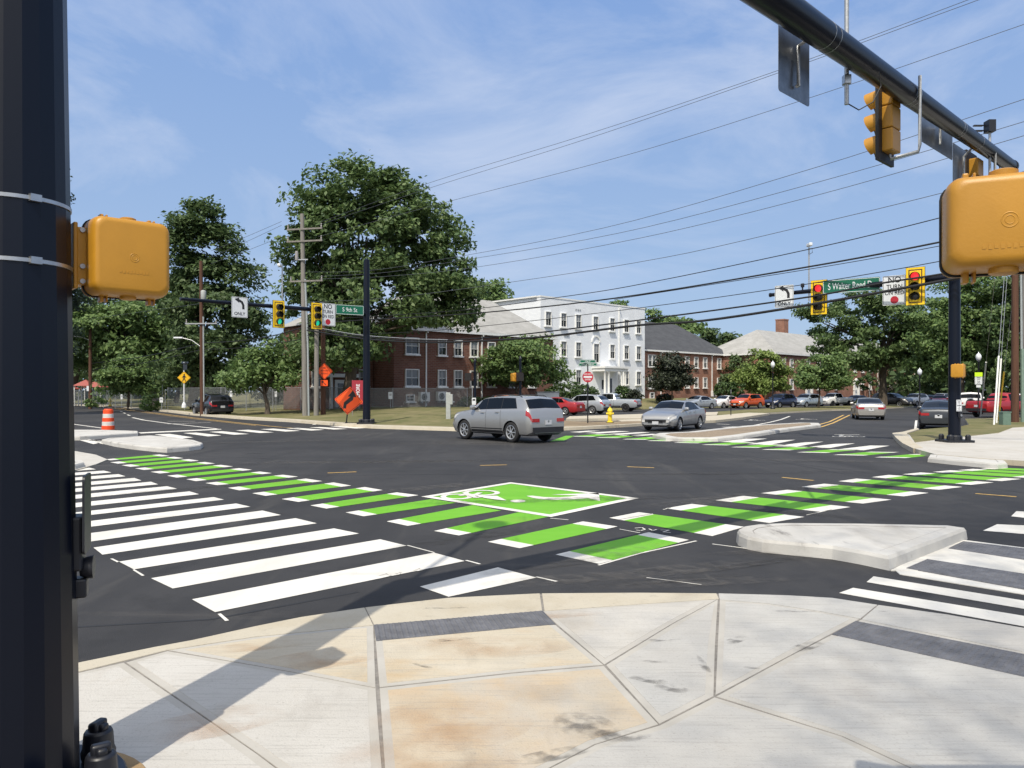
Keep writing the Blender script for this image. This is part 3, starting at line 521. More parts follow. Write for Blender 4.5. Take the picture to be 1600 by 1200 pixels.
# ---- islands and kerbs
def island(name, px, h, m='concrete_island', rim=0.16, inner=None):
    pts = [G(*p) for p in px]; mb = MB(); top = inset(pts, 0.035)
    n = len(pts); b = len(mb.v)
    a = sum(pts[i].x * pts[(i + 1) % n].y - pts[(i + 1) % n].x * pts[i].y for i in range(n))
    if a < 0: pts.reverse(); top.reverse()
    mid = [p * .6 + t * .4 for p, t in zip(pts, top)]
    mb.v += [(p.x, p.y, -0.01) for p in pts] + [(p.x, p.y, h - 0.035) for p in mid] + [(p.x, p.y, h) for p in top]
    for r in range(2):
        for i in range(n):
            j = (i + 1) % n; mb.f.append((b + r * n + i, b + r * n + j, b + (r + 1) * n + j, b + (r + 1) * n + i)); mb.m.append(0)
    r2 = inset([Vector(t) for t in top], rim)
    r2 = [Vector((p.x, p.y, h)) for p in r2]; t2 = [Vector((p.x, p.y, h)) for p in top]
    for i in range(n):
        j = (i + 1) % n; mb.poly([t2[i], t2[j], r2[j], r2[i]])
    r3 = inset(r2, 0.012); r3 = [Vector((p.x, p.y, h)) for p in r3]
    for i in range(n):
        j = (i + 1) % n; mb.poly([r2[i], r2[j], r3[j] - Vector((0, 0, .004)), r3[i] - Vector((0, 0, .004))], 1)
    mb.poly([p - Vector((0, 0, .004)) for p in r3], 2 if inner else 0)
    return struct(name, mb, [M[m], M['joint'], M[inner] if inner else M[m]], smooth=16)
island('traffic_island', [(1150, 846), (1153, 852), (1166, 858), (1190, 863), (1240, 868), (1300, 874), (1344, 882), (1390, 892), (1512, 843), (1480, 838), (1340, 835), (1230, 834), (1185, 836), (1160, 840)], 0.15)
island('traffic_island', [(158, 693), (180, 698), (205, 702), (245, 706.5), (261, 707.5), (296, 704.5), (314, 702), (318, 699), (304, 694), (269, 688.5), (234, 686), (200, 688.5), (170, 690.5)], 0.15)
island('traffic_island', [(20, 690), (125, 688), (216, 681.5), (216, 678.5), (160, 676.5), (60, 676)], 0.15)
island('traffic_island', [(1449, 722), (1500, 727.5), (1560, 733), (1575, 731), (1568, 725), (1545, 720), (1500, 718), (1452, 717)], 0.13)
island('median', [(1019, 684.5), (1040, 688.6), (1060, 690), (1122, 690.2), (1160, 686), (1230, 674.6), (1283, 668), (1280, 664.6), (1250, 664), (1180, 668), (1115, 674.6), (1075, 679.4), (1030, 681.6)], 0.14, inner='mulch', rim=0.45)
# raised refuge between the right-hand stripes with its two tactile pads
mb = MB(); mb.slab([G(1490, 843), G(1680, 867), G(1680, 896), G(1392, 892.5)], -0.01, 0.012); struct('refuge_slab', mb, M['white_paint'])
gz = lambda x, y: G(x, y, 0.012)
mb = dome_pad([gz(1505, 846), gz(1640, 862), gz(1640, 881), gz(1482, 857)], 24, 8, 0.012); struct('tactile_paving', mb, M['dome_pad'])
mb = dome_pad([gz(1449, 874), gz(1640, 903), gz(1640, 928), gz(1416, 888)], 28, 8, 0.012); struct('tactile_paving', mb, M['dome_pad'])
mb = MB(); mb.slab([G(1400, 893), G(1470, 866), G(1640, 884), G(1640, 936), G(1406, 898)], -0.01, 0.008); struct('refuge_slab', mb, M['white_paint'])

def raised(name, px, h, m, mside='concrete_kerb'):
    mb = MB(); mb.slab([G(*p) if len(p) == 2 else Vector(p) for p in px], -0.03, h, 0, 1)
    return struct(name, mb, [M[m], M[mside]])
# left corner pavement with its ramp
raised('pavement_corner', [(-160, 700), (105, 704), (150, 712), (168, 719.5), (150, 727), (130, 733), (105, 739), (-220, 760)], 0.03, 'concrete_new')
island('kerb_ramp', [(40, 737), (118, 735), (133, 731), (130, 727), (90, 722), (30, 720)], 0.14)
# far side of the crossing: kerb, pavement, lawns
def loft(name, rows, mats, m=0):
    mb = MB(); n = len(rows[0])
    for r in rows: mb.v += [tuple(p) for p in r]
    for i in range(len(rows) - 1):
        for k in range(n - 1): mb.f.append((i * n + k, i * n + k + 1, (i + 1) * n + k + 1, (i + 1) * n + k)); mb.m.append(m)
    return struct(name, mb, mats, smooth=40)
kerbpx = [(60, 630.5), (95, 632.5), (160, 635.5), (200, 638.5), (260, 644), (300, 649), (380, 655.5), (450, 659.5), (500, 663.5), (580, 669.5), (640, 671.5), (720, 674), (790, 674.5), (884, 672.5), (945, 669.5), (1004, 665.5)]
kp = [G(*p) for p in kerbpx]
off = Vector((0.42, 0.9, 0)).normalized()
loft('kerb', [[Vector((p.x, p.y, 0)) for p in kp], [Vector((p.x, p.y, 0.14)) + off * .04 for p in kp], [Vector((p.x, p.y, 0.15)) + off * 1.9 for p in kp]], M['concrete_kerb'])
def lz(t): return 0.15 + 0.5 * (t * t * (3 - 2 * t))
lp = kp[:12]
def lo(k): return off.lerp(Vector((-0.03, 1, 0)), (k / 11) ** 2)
rows = [[Vector((p.x, p.y, lz(t))) + lo(k) * (1.2 + 17 * t) for k, p in enumerate(lp)] for t in (0, .08, .3, .55, .8, 1)] + [[Vector((p.x, p.y, .65)) + lo(k) * e for k, p in enumerate(lp)] for e in (40, 110)]
for r in rows: r.append(Vector((r[-1].x + .5, r[-1].y, -0.02)))
loft('lawn', rows, M['grass'])
mb = MB(); a = [kp[8], kp[9], kp[10], kp[11]]
# strip of bare dirt and the light footway behind the kerb right of the lawn
dp = [kp[11] + off * 1.3, kp[12] + off * 1.3, kp[13] + off * 1.3, kp[14] + off * 1.4, kp[15] + off * .9, kp[15] + off * 2.2, kp[14] + off * 6.5, kp[13] + off * 8, kp[12] + off * 9.5, kp[11] + off * 12]
mb = MB(); mb.slab([(p.x, p.y) for p in dp], 0.0, 0.156); struct('bare_earth', mb, M['dirt'])
raised('footway', [(884, 658.5), (935, 657.5), (1000, 657.5), (1015, 656), (1120, 651.5), (1122, 646.5), (1040, 648.5), (960, 651.5), (890, 654)], 0.162, 'concrete_kerb')
raised('pavement_far_corner', [(1004, 665.5), (1060, 662.5), (1118, 660.5), (1160, 655.5), (1203, 648.5), (1170, 647.5), (1122, 652), (1015, 657), (965, 660), (975, 664)], 0.15, 'concrete_kerb')
raised('grass_strip', [(1122, 653.2), (1146, 652.5), (1203, 647.2), (1300, 642), (1338, 641), (1390, 638.5), (1428, 636.5), (1424, 633.2), (1380, 634), (1300, 636.3), (1200, 640), (1120, 645.5)], 0.14, 'grass')
# right side: kerb, pavement, lawn
raised('pavement_right', [(1396, 682.5), (1402, 690), (1412, 699), (1430, 708), (1460, 717), (1530, 724), (1640, 731), (2300, 790), (2300, 690), (1640, 668), (1580, 668), (1560, 676), (1512, 682), (1440, 686)], 0.14, 'concrete_new')
raised('kerb', [(1394, 682), (1400, 690), (1410, 699), (1427, 708), (1442, 707), (1430, 699), (1421, 690), (1417, 682), (1436, 675.5), (1434, 673.5), (1410, 680)], 0.15, 'concrete_kerb')
raised('lawn_right', [(1420, 683), (1430, 698), (1470, 692.5), (1560, 682), (1582, 673), (1640, 669), (2300, 692), (2300, 655), (1640, 655), (1508, 658), (1514, 668), (1500, 671), (1440, 676)], 0.155, 'grass')
line_mb = MB(); quads(line_mb, [[(1430, 657), (1433.5, 657), (1432, 675), (1427.5, 676)]], ZP); struct('parking_bay_line', line_mb, M['white_paint'])
# ------------------------------------------------------------------ trees and shrubs
def leaf_mesh(name, pts, size, m, seed=0, cen=None, up=0.55, aspect=0.6):
    r = np.random.default_rng(seed); n = len(pts)
    nn = r.normal(size=(n, 3)); nn /= np.linalg.norm(nn, axis=1, keepdims=True)
    if cen is not None:
        o = pts - cen; o /= (np.linalg.norm(o, axis=1, keepdims=True) + 1e-6); nn = nn * 0.8 + o * 0.5
    nn[:, 2] += up; nn /= np.linalg.norm(nn, axis=1, keepdims=True)
    t = r.normal(size=(n, 3)); a = np.cross(nn, t); a /= (np.linalg.norm(a, axis=1, keepdims=True) + 1e-6); b = np.cross(nn, a)
    s = size * r.uniform(0.6, 1.35, size=(n, 1)); a *= s; b *= s * aspect
    v = np.empty((n, 4, 3)); v[:, 0] = pts - a; v[:, 1] = pts - b * .9 + a * .1 + nn * s * .12; v[:, 2] = pts + a; v[:, 3] = pts + b * .9 + a * .1 + nn * s * .12
    me = bpy.data.meshes.new(name); me.vertices.add(n * 4); me.vertices.foreach_set('co', v.astype(np.float32).ravel())
    me.loops.add(n * 4); me.loops.foreach_set('vertex_index', np.arange(n * 4, dtype=np.int32))
    me.polygons.add(n); me.polygons.foreach_set('loop_start', np.arange(0, n * 4, 4, dtype=np.int32)); me.polygons.foreach_set('loop_total', np.full(n, 4, dtype=np.int32))
    me.materials.append(m); me.update(); me.validate(); return me
def crown_points(lumps, n, clump, seed, per=70, shell=0.55):
    """leaf points gathered in clumps spread through a set of ellipsoids (x, y, z, rx, ry, rz)"""
    r = np.random.default_rng(seed); vol = np.array([(l[3] * l[4] * l[5]) ** 0.72 for l in lumps]); vol /= vol.sum()
    k = max(6, n // per); ids = r.choice(len(lumps), k, p=vol); cs = []
    for i in ids:
        l = lumps[i]; d = r.normal(size=3); d /= np.linalg.norm(d); rad = r.uniform(shell, 1.0) ** 0.6
        cs.append((l[0] + d[0] * l[3] * rad, l[1] + d[1] * l[4] * rad, l[2] + d[2] * l[5] * rad))
    cs = np.array(cs); w = r.uniform(.5, 1.5, k); w /= w.sum(); pick = r.choice(k, n, p=w)
    sg = clump * r.uniform(.6, 1.3, size=(k, 1)) * np.array([[1.15, 1.15, .62]])
    return cs[pick] + np.clip(r.normal(size=(n, 3)), -1.7, 1.7) * sg[pick], cs
def make_tree(name, label, cat, base, lumps, n, leaf, m, trunk_r, seed, fork=0.4, clump=0.55, limbs=9, group=None, up=0.55, per=70, shell=0.55, barkm='bark', limb_k=1.0):
    """lumps relative to the foot of the trunk"""
    t = thing(name, label, cat, base, 0, group)
    if leaf > .15: n = int(n * 1.75); leaf *= .80; per = int(per * 1.5)
    pts, cs = crown_points(lumps, n, clump, seed, per, shell); cen = np.average(pts, axis=0)
    o = bpy.data.objects.new('crown', leaf_mesh('crown', pts, leaf, M[m], seed + 1, cen, up)); COL.objects.link(o); o.parent = t
    r = random.Random(seed); mb = MB(); top = Vector(cen) + Vector((0, 0, max(l[5] for l in lumps) * .35)); fk = Vector((cen[0] * .25, cen[1] * .25, top.z * fork))
    mid = fk.lerp(top, .5) + Vector((r.uniform(-.3, .3), r.uniform(-.3, .3), 0))
    mb.tube([(0, 0, -0.35), (0, 0, .1), fk * .5 + Vector((r.uniform(-.06, .06), 0, 0)), fk, mid, top], [trunk_r * 1.5, trunk_r * 1.18, trunk_r * .95, trunk_r * .85, trunk_r * .5, trunk_r * .12], 10)
    for k in range(limbs):
        c = Vector(cs[r.randrange(len(cs))]); u = r.uniform(.0, .75); s = fk.lerp(mid, u); e = s.lerp(c, .92)
        if (e - s).length < .6: continue
        b1 = s.lerp(e, .4) + Vector((r.uniform(-.3, .3), r.uniform(-.3, .3), (e - s).length * .07)); rr = trunk_r * r.uniform(.28, .5) * (1 - u * .5) * limb_k
        mb.tube([s, b1, e], [rr, rr * .6, rr * .15], 6)
    mb.build('trunk', M[barkm], t, smooth=60)
    return t
def px_lumps(base, d, lst, depth=.9):
    """ellipses (px, py, rx, ry in photo pixels) standing at depth d turned into ellipsoids about the trunk foot"""
    s = F / d; res = []
    for i, (x, y, rx, ry) in enumerate(lst):
        p = P(x, y, d); res.append((p.x - base.x, p.y - base.y + (RND.uniform(-.35, .35) * rx / s), p.z - base.z, rx / s, rx / s * depth, ry / s))
    return res
def tree_px(name, label, cat, bx, bz, d, lst, n, leaf, m, trunk_r, seed, **k):
    base = Vector(((bx - CX) / F * d, d, bz)); return make_tree(name, label, cat, base, px_lumps(base, d, lst), n, leaf, m, trunk_r, seed, **k)

tree_px('oak_tree', 'biggest tree, tall broad dark green oak behind the black signal pole', 'tree', 540, .5, 60,
        [(560, 300, 75, 45), (500, 330, 48, 50), (620, 320, 60, 48), (660, 370, 66, 52), (700, 410, 46, 56), (560, 380, 100, 70), (480, 400, 36, 45), (600, 458, 114, 62), (690, 474, 62, 50), (500, 480, 68, 62), (540, 545, 76, 45), (455, 455, 18, 34), (732, 480, 18, 28), (470, 560, 30, 35)],
        36000, .25, 'leaf_oak', .48, 11, clump=.50, limbs=26, per=90, shell=.35, fork=.3)
tree_px('tall_tree', 'tall narrow dark tree standing behind the pole with the grey transformer', 'tree', 300, .4, 74,
        [(310, 345, 38, 34), (290, 380, 30, 48), (335, 390, 34, 45), (310, 440, 52, 50), (365, 440, 45, 34), (385, 420, 24, 22), (280, 480, 38, 60), (330, 500, 62, 55), (370, 500, 36, 50), (290, 560, 42, 40), (345, 560, 55, 40)],
        20000, .28, 'leaf_dark', .42, 12, clump=.55, limbs=18, per=90, shell=.35, fork=.3)
tree_px('spreading_tree', 'low wide shade tree with heavy spreading limbs over the fence beyond the orange barrels', 'tree', 240, .3, 88,
        [(150, 510, 62, 30), (210, 500, 52, 34), (265, 515, 40, 40), (130, 550, 50, 30), (200, 545, 60, 26), (255, 560, 38, 30), (110, 500, 25, 28)],
        13000, .32, 'leaf_mid', .60, 13, clump=.60, limbs=20, per=80, shell=.3, fork=.45, limb_k=1.3)
tree_px('background_tree', 'dark tree mass behind the wide shade tree at the left edge', 'tree', 110, .3, 108,
        [(110, 500, 60, 38), (170, 470, 50, 40), (230, 490, 45, 45), (120, 560, 70, 40), (200, 560, 70, 40), (60, 540, 40, 60)],
        9000, .42, 'leaf_dark', .5, 14, clump=.8, limbs=8, per=80)
tree_px('bushy_tree', 'small bushy yellow green tree behind the chain link fence at far left', 'tree', 200, .3, 80,
        [(200, 585, 38, 24), (170, 600, 26, 16), (225, 598, 26, 16), (205, 568, 20, 14)], 5000, .24, 'leaf_mid', .14, 15, clump=.4, limbs=7)
tree_px('spruce_tree', 'dark spruce tree peeking out behind the big black pole', 'tree', 62, .3, 64,
        [(62, 190, 10, 24), (70, 240, 24, 20), (72, 280, 40, 14), (75, 318, 36, 14), (68, 350, 44, 14), (66, 400, 50, 24), (62, 460, 56, 34), (60, 530, 60, 44)], 9000, .2, 'leaf_spruce', .3, 16, clump=.4, limbs=12, up=.1)
tree_px('young_tree', 'young spreading tree with a leaning trunk inside the fence left of the utility poles', 'tree', 418, .5, 58,
        [(405, 570, 44, 24), (378, 590, 30, 20), (435, 585, 32, 22), (410, 548, 24, 16)], 5200, .2, 'leaf_mid', .16, 17, clump=.38, limbs=12, fork=.3)
tree_px('street_tree', 'rounded green tree in front of the brick and white apartment buildings', 'tree', 806, .15, 70.5,
        [(815, 552, 46, 22), (778, 568, 28, 22), (852, 560, 34, 22), (812, 580, 56, 20), (835, 532, 20, 11), (793, 538, 22, 11), (866, 584, 20, 14), (770, 590, 18, 12)], 7500, .22, 'leaf_mid', .15, 18, clump=.42, limbs=14, fork=.3)
tree_px('purple_tree', 'small dark purple green tree before the red brick building with the black roof', 'tree', 1050, .6, 90,
        [(1050, 570, 26, 20), (1040, 592, 24, 18), (1064, 588, 20, 18)], 4500, .22, 'leaf_purple', .09, 19, clump=.4, limbs=6)
tree_px('bushy_tree', 'rounded yellow green bushy tree left of the black globe lamp', 'tree', 1192, .1, 104,
        [(1195, 566, 28, 20), (1180, 588, 30, 18), (1210, 588, 24, 20), (1196, 604, 34, 12)], 6000, .27, 'leaf_light', .13, 20, clump=.45, limbs=6)
tree_px('young_tree', 'small round tree with thin dark trunk on the grass strip', 'tree', 1279, .12, 84,
        [(1283, 572, 36, 20), (1262, 590, 24, 16), (1305, 590, 26, 16), (1283, 592, 40, 14)], 6000, .22, 'leaf_mid', .11, 21, clump=.38, limbs=9, fork=.45)
tree_px('slim_tree', 'loose slim tree between the dark roofed brick building and the grey roofed one', 'tree', 1160, .3, 112,
        [(1160, 575, 24, 24), (1150, 598, 20, 16)], 2600, .3, 'leaf_dark', .1, 22, clump=.5, limbs=5)
tree_px('shade_tree', 'wide open crowned tree with thick grey trunk in the car park', 'tree', 1379, .1, 96,
        [(1290, 490, 44, 12), (1265, 482, 22, 10), (1340, 480, 52, 26), (1400, 490, 55, 28), (1320, 525, 62, 24), (1385, 530, 50, 26), (1445, 520, 46, 30), (1350, 560, 50, 16), (1440, 560, 44, 18), (1370, 462, 36, 18), (1290, 545, 30, 14), (1480, 500, 26, 30)],
        17000, .29, 'leaf_oak', .50, 23, clump=.50, limbs=26, per=85, shell=.2, fork=.42, limb_k=1.25)
tree_px('roadside_tree', 'tall leafy tree behind the right hand signal pole', 'tree', 1500, .1, 86,
        [(1500, 470, 42, 34), (1540, 455, 44, 34), (1460, 510, 40, 40), (1520, 520, 60, 45), (1560, 500, 40, 45), (1500, 570, 60, 30), (1470, 560, 36, 30), (1550, 570, 40, 35)],
        15000, .28, 'leaf_mid', .4, 24, clump=.55, limbs=14, per=85, shell=.35)
tree_px('roadside_tree', 'dark leafy tree at the right edge behind the brown utility pole', 'tree', 1610, .1, 80,
        [(1600, 455, 40, 30), (1630, 440, 44, 44), (1590, 510, 40, 45), (1640, 520, 50, 50), (1600, 575, 46, 32), (1570, 450, 26, 18)],
        11000, .28, 'leaf_oak', .4, 25, clump=.55, limbs=12, per=85, shell=.35)
tree_px('background_tree', 'green treetop rising behind the grey roof left of the white building', 'tree', 770, .5, 104, [(768, 462, 24, 20), (762, 486, 30, 20)], 2800, .36, 'leaf_mid', .3, 26, clump=.6, limbs=4)
tree_px('background_tree', 'treetop showing over the black roof right of the white building', 'tree', 1060, .5, 128, [(1024, 502, 18, 14), (1050, 508, 26, 12), (1076, 516, 18, 10), (1060, 530, 30, 20)], 3000, .42, 'leaf_mid', .3, 27, clump=.7, limbs=4)
tree_px('background_tree', 'small round treetop between the two brick buildings, right of the smaller one', 'tree', 1136, .5, 140, [(1137, 532, 17, 10), (1136, 545, 22, 12), (1150, 540, 10, 8)], 2000, .42, 'leaf_dark', .3, 28, clump=.7, limbs=3)
tree_px('background_tree', 'tiny treetop poking up just right of the black roof ridge', 'tree', 1107, .5, 134, [(1107, 521, 8, 6), (1106, 534, 12, 10)], 900, .4, 'leaf_dark', .2, 29, clump=.6, limbs=3)
tree_px('background_tree', 'tiny treetop peeking over the parapet of the white building', 'tree', 966, .5, 130, [(967, 473, 8, 4), (966, 486, 12, 10)], 900, .4, 'leaf_mid', .2, 30, clump=.5, limbs=3)
tree_px('background_tree', 'distant dark tree to the right of the grey utility poles behind the red banner', 'tree', 470, .5, 84, [(455, 560, 40, 45), (500, 590, 40, 30), (420, 600, 40, 25)], 5000, .34, 'leaf_dark', .3, 31, clump=.6, limbs=5)
tree_px('background_tree', 'distant tree closing the view between the wide shade tree and the tall narrow tree', 'tree', 275, .5, 100, [(270, 560, 36, 45), (300, 590, 40, 28), (240, 595, 40, 25), (340, 600, 40, 22)], 5000, .38, 'leaf_dark', .3, 32, clump=.7, limbs=5)
tree_px('background_tree', 'distant tree line closing the car park at far right', 'tree', 1560, .1, 130, [(1480, 560, 40, 40), (1540, 560, 60, 40), (1620, 560, 60, 40)], 6000, .45, 'leaf_dark', .3, 33, clump=.8, limbs=5)

def shrub(label, px, d, lst, n, leaf, m, seed, bz=.1, name='shrub', cat='shrub'):
    base = Vector(((px - CX) / F * d, d, bz)); l = px_lumps(base, d, lst); r = np.random.default_rng(seed)
    t = thing(name, label, cat, base)
    pts, cs = crown_points(l, n, .16, seed, 30, .8); cen = np.average(pts, axis=0); pts[:, 2] = np.maximum(pts[:, 2], .03)
    o = bpy.data.objects.new('foliage', leaf_mesh('foliage', pts, leaf, M[m], seed + 1, cen, .5)); COL.objects.link(o); o.parent = t
    mb = MB()
    for k in range(6):
        e = Vector(cs[r.integers(len(cs))]); mb.tube([(0, 0, -.3), e * .45, e * .9], [.05, .03, .01], 5)
    mb.build('stem', M['bark'], t)
    return t
shrub('big clipped dome of dark hedge before the white building entrance', 890, 78, [(890, 614, 38, 16), (870, 618, 20, 12), (912, 617, 20, 13)], 5200, .13, 'leaf_hedge', 41, name='hedge', cat='hedge')
shrub('round clipped bush to the right of the white porch', 974, 82, [(974, 616, 13, 12)], 1800, .13, 'leaf_hedge', 42, .2)
shrub('smaller purplish bush at the right corner of the white building', 992, 81, [(992, 620, 9, 10)], 1200, .13, 'leaf_purple', 43, .2)
shrub('low dark bush under the double windows of the red brick building', 1037, 92, [(1037, 622, 11, 6)], 900, .13, 'leaf_purple', 44, .7)
shrub('broad rounded hedge beside the air conditioning unit of the red brick building', 1140, 99, [(1130, 610, 14, 12), (1150, 609, 13, 12)], 2600, .15, 'leaf_hedge', 45, .2, name='hedge', cat='hedge')
shrub('dark hedge at the foot of the brick wall behind the pedestrian signal post', 748, 66, [(735, 629, 18, 8), (765, 629, 20, 8)], 2400, .12, 'leaf_hedge', 46, .3, name='hedge', cat='hedge')
shrub('round bush in front of the far brick building by the open trunked shade tree', 1352, 118, [(1352, 598, 14, 10), (1420, 600, 14, 10)], 2000, .2, 'leaf_hedge', 47, .2)
shrub('low ground bushes along the chain link fence below the wide shade tree', 235, 74, [(235, 630, 12, 14), (150, 628, 14, 6)], 1500, .15, 'leaf_mid', 48, .15)
# the broad tree behind the photographer's right shoulder, whose thin crown shades the corner
shade = [(3.4, 4.2, 2.7), (2.9, 1.4, 2.6), (5.4, 7.2, 2.6), (7.2, 10.2, 2.6), (10, 12, 3.0), (8.2, 7, 3.6), (6, 3, 3.6), (11, 8, 3.5), (4.6, 1.5, 3)]
make_tree('corner_tree', 'tall thin crowned tree behind the near corner whose shade lies on the right hand pavement', 'tree', (2.0, -12, 0),
          [(gx - 4.46 - 2.0, gy - 15.55 + 12, 24, rr, rr, .7) for gx, gy, rr in shade], 26000, .06, 'leaf_mid', .3, 51, clump=1.1, limbs=0, per=3, shell=.0, limb_k=.4)
mb_ = []
r_ = np.random.default_rng(77); tp = []
for k in range(150):
    sd = -1 if k < 80 else 1
    X = r_.uniform(-150, -62) if sd < 0 else r_.uniform(62, 125); Y = r_.uniform(128, 150)
    tp.append(r_.normal(size=(90, 3)) * [3.0, 3.0, 2.2] + [X, Y, r_.uniform(1.5, 8)])
tp = np.concatenate(tp); tp[:, 2] = np.abs(tp[:, 2])
o = bpy.data.objects.new('far_wood', leaf_mesh('far_wood', tp, .75, M['leaf_dark'], 5, None, .5)); COL.objects.link(o); tag(o, 'dark far off wood closing the view beyond the streets', 'wood', kind='stuff')

# ------------------------------------------------------------------ buildings
RZB = math.atan2(V2.y, V2.x)
def building(name, label, corner, depth_len, dep, z0, zeave, wallm, wins, roof=None, roofm=None, ridge_h=3.0, found=0.0):
    t = thing(name, label, 'building', (corner[0], corner[1], 0), RZB)
    mb = MB(); mb.box((depth_len / 2, dep / 2, (zeave + z0 - 1) / 2), (depth_len, dep, zeave - z0 + 1)); wall = mb.build('wall', M[wallm], t)
    cache = {}
    for w in wins: window(t, cache, *w)
    if roof == 'hip':
        e = .35; x0, x1, y0, y1 = -e, depth_len + e, -e, dep + e; ym = (y0 + y1) / 2; run = (y1 - y0) / 2; zr = zeave + ridge_h
        rb = MB(); z = zeave + .12
        vs = [(x0, y0, z), (x1, y0, z), (x1, y1, z), (x0, y1, z), (x0 + run, ym, zr), (x1 - run, ym, zr)]
        rb.add(vs, [(0, 1, 5, 4), (2, 3, 4, 5), (1, 2, 5), (3, 0, 4), (3, 2, 1, 0)], 0)
        rb.build('roof', M[roofm], t)
        fb = MB(); fb.box(((x0 + x1) / 2, y0 + .03, zeave), (x1 - x0, .08, .22)); fb.box((x1 - .03, (y0 + y1) / 2, zeave), (.08, y1 - y0 - .1, .22)); fb.box((x0 + .03, (y0 + y1) / 2, zeave), (.08, y1 - y0 - .1, .22)); fb.build('gutter', M['trim'], t)
    return t
def window(parent, cache, x, z, w, h, kind='sash', framem='trim', gl='glass_dark'):
    key = (round(w, 2), round(h, 2), kind, framem, gl)
    if key not in cache:
        g_ = MB(); g_.box((0, .00, 0), (w - .04, .05, h - .04), 0)
        if kind != 'dark': g_.box((0, -.028, h * .25), (w - .16, .006, h * .42), 1)
        f = MB(); b = .075
        for sx in (-1, 1): f.box((sx * (w / 2 - b / 2), -.06, 0), (b, .16, h))
        for sz in (-1, 1): f.box((0, -.06, sz * (h / 2 - b / 2)), (w - 2 * b, .16, b))
        f.box((0, -.045, 0), (w - 2 * b, .07, .05))
        if kind == 'double': f.box((0, -.06, 0), (.12, .155, h - 2 * b))
        else: f.box((0, -.036, h * .25), (.025, .03, h * .5 - .1)); f.box((0, -.036, -h * .25), (.025, .03, h * .5 - .1))
        s = MB(); s.box((0, -.10, -h / 2 - .06), (w + .2, .26, .12))
        cache[key] = (g_.mesh('window', [M[gl], M['blind']]), f.mesh('frame', M[framem]), s.mesh('sill', M[framem]))
    mg, mf, ms = cache[key]
    o = bpy.data.objects.new('window', mg); COL.objects.link(o); o.parent = parent; o.location = (x, -.02, z)
    for nm, me in (('frame', mf), ('sill', ms)):
        c = bpy.data.objects.new(nm, me); COL.objects.link(c); c.parent = o
def downspout(parent, x, z0, z1):
    mb = MB(); mb.box((x, -.07, (z0 + z1) / 2), (.11, .12, z1 - z0)); mb.box((x, -.2, z1 - .1), (.11, .34, .11)); mb.build('downspout', M['trim'], parent)
def face_x(corner, px):      # distance along a facade where the ray of photo column px meets it
    k = (px - CX) / F; return (corner[0] - k * corner[1]) / (k * V2.y - V2.x)

# brick building on the left
cB1 = Vector((-10.0, 65.0, 0)); w1 = []
for px, w in ((643, 1.45), (690, .95), (715, .95), (740, .95), (767, .95), (800, .95), (830, .95)):
    x = face_x(cB1, px); w1 += [(x, 3.1, w, 1.5), (x, 5.85, w, 1.45)]
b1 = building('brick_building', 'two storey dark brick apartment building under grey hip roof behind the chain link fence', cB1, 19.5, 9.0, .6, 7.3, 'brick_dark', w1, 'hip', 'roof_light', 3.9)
for px in (665, 752): downspout(b1, face_x(cB1, px), .6, 7.2)
for px, wd in ((640, .5), (700, .45)):
    x = face_x(cB1, px); window(b1, {}, x, 1.35, .9, .6, 'dark')
wing = thing('brick_building', 'dark shaded brick wing with a white porch door behind the red banner', 'building', (cB1.x - .728 * 6.5 - .686 * 3, cB1.y - .686 * 6.5 + .728 * 3, 0), RZB)
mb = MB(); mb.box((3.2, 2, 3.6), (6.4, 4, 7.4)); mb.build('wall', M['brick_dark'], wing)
rb = MB(); rb.add([(-.35, -.35, 7.35), (6.4, -.35, 7.35), (6.4, 4.35, 7.35), (-.35, 4.35, 7.35), (2, 2, 8.9), (6.4, 2, 8.9)], [(0, 1, 5, 4), (2, 3, 4, 5), (1, 2, 5), (3, 0, 4), (3, 2, 1, 0)]); rb.build('roof', M['roof_light'], wing)
ch = {}
for x, z in ((5.4, 3.1), (5.4, 5.8), (.9, 3.0), (.9, 5.8), (3.1, 5.8)): window(wing, ch, x, z, .95, 1.45)
pd = MB(); pd.box((3.1, -.06, 1.75), (1.05, .1, 2.3)); dr = pd.build('door', M['trim'], wing)
hd = MB(); hd.box((3.1, -.13, 2.1), (.55, .03, 1.0)); hd.build('door_glass', M['glass_dark'], dr)
pp = MB()
for x in (2.0, 4.2): pp.box((x, -.5, 1.8), (.18, .18, 2.6))
pp.box((3.1, -.35, 3.25), (2.7, .9, .3)); pp.build('porch', M['trim'], wing)

# white building
cW = Vector((3.15, 84.5, 0)); ww = []
topx = [856, 880, 903, 930, 956, 978, 997]
for px in topx: ww.append((face_x(cW, px), 10.0, .98, 1.62, 'sash', 'brick_white_frame'))
M['brick_white_frame'] = M['trim']
for px in (880, 903, 956, 978, 997): ww.append((face_x(cW, px), 6.75, .98, 1.75, 'sash', 'brick_white_frame'))
for px in (903, 978, 997): ww.append((face_x(cW, px), 3.6, .98, 1.7, 'sash', 'brick_white_frame'))
LW = face_x(cW, 1007.5)
bw = building('white_building', 'three storey white painted brick building with columned porch and flat parapet roof', cW, LW, 13, 1.0, 12.35, 'brick_white', ww)
pb = MB(); pb.box((LW / 2, .2, 12.42), (LW + .12, .5, .16)); pb.box((-.02, 6.9, 12.42), (.5, 12.8, .16)); pb.build('parapet_coping', M['trim'], bw)
xd = face_x(cW, 931)
window(bw, {}, xd, 6.45, 1.05, 2.3, 'sash')
am = MB(); n = 12
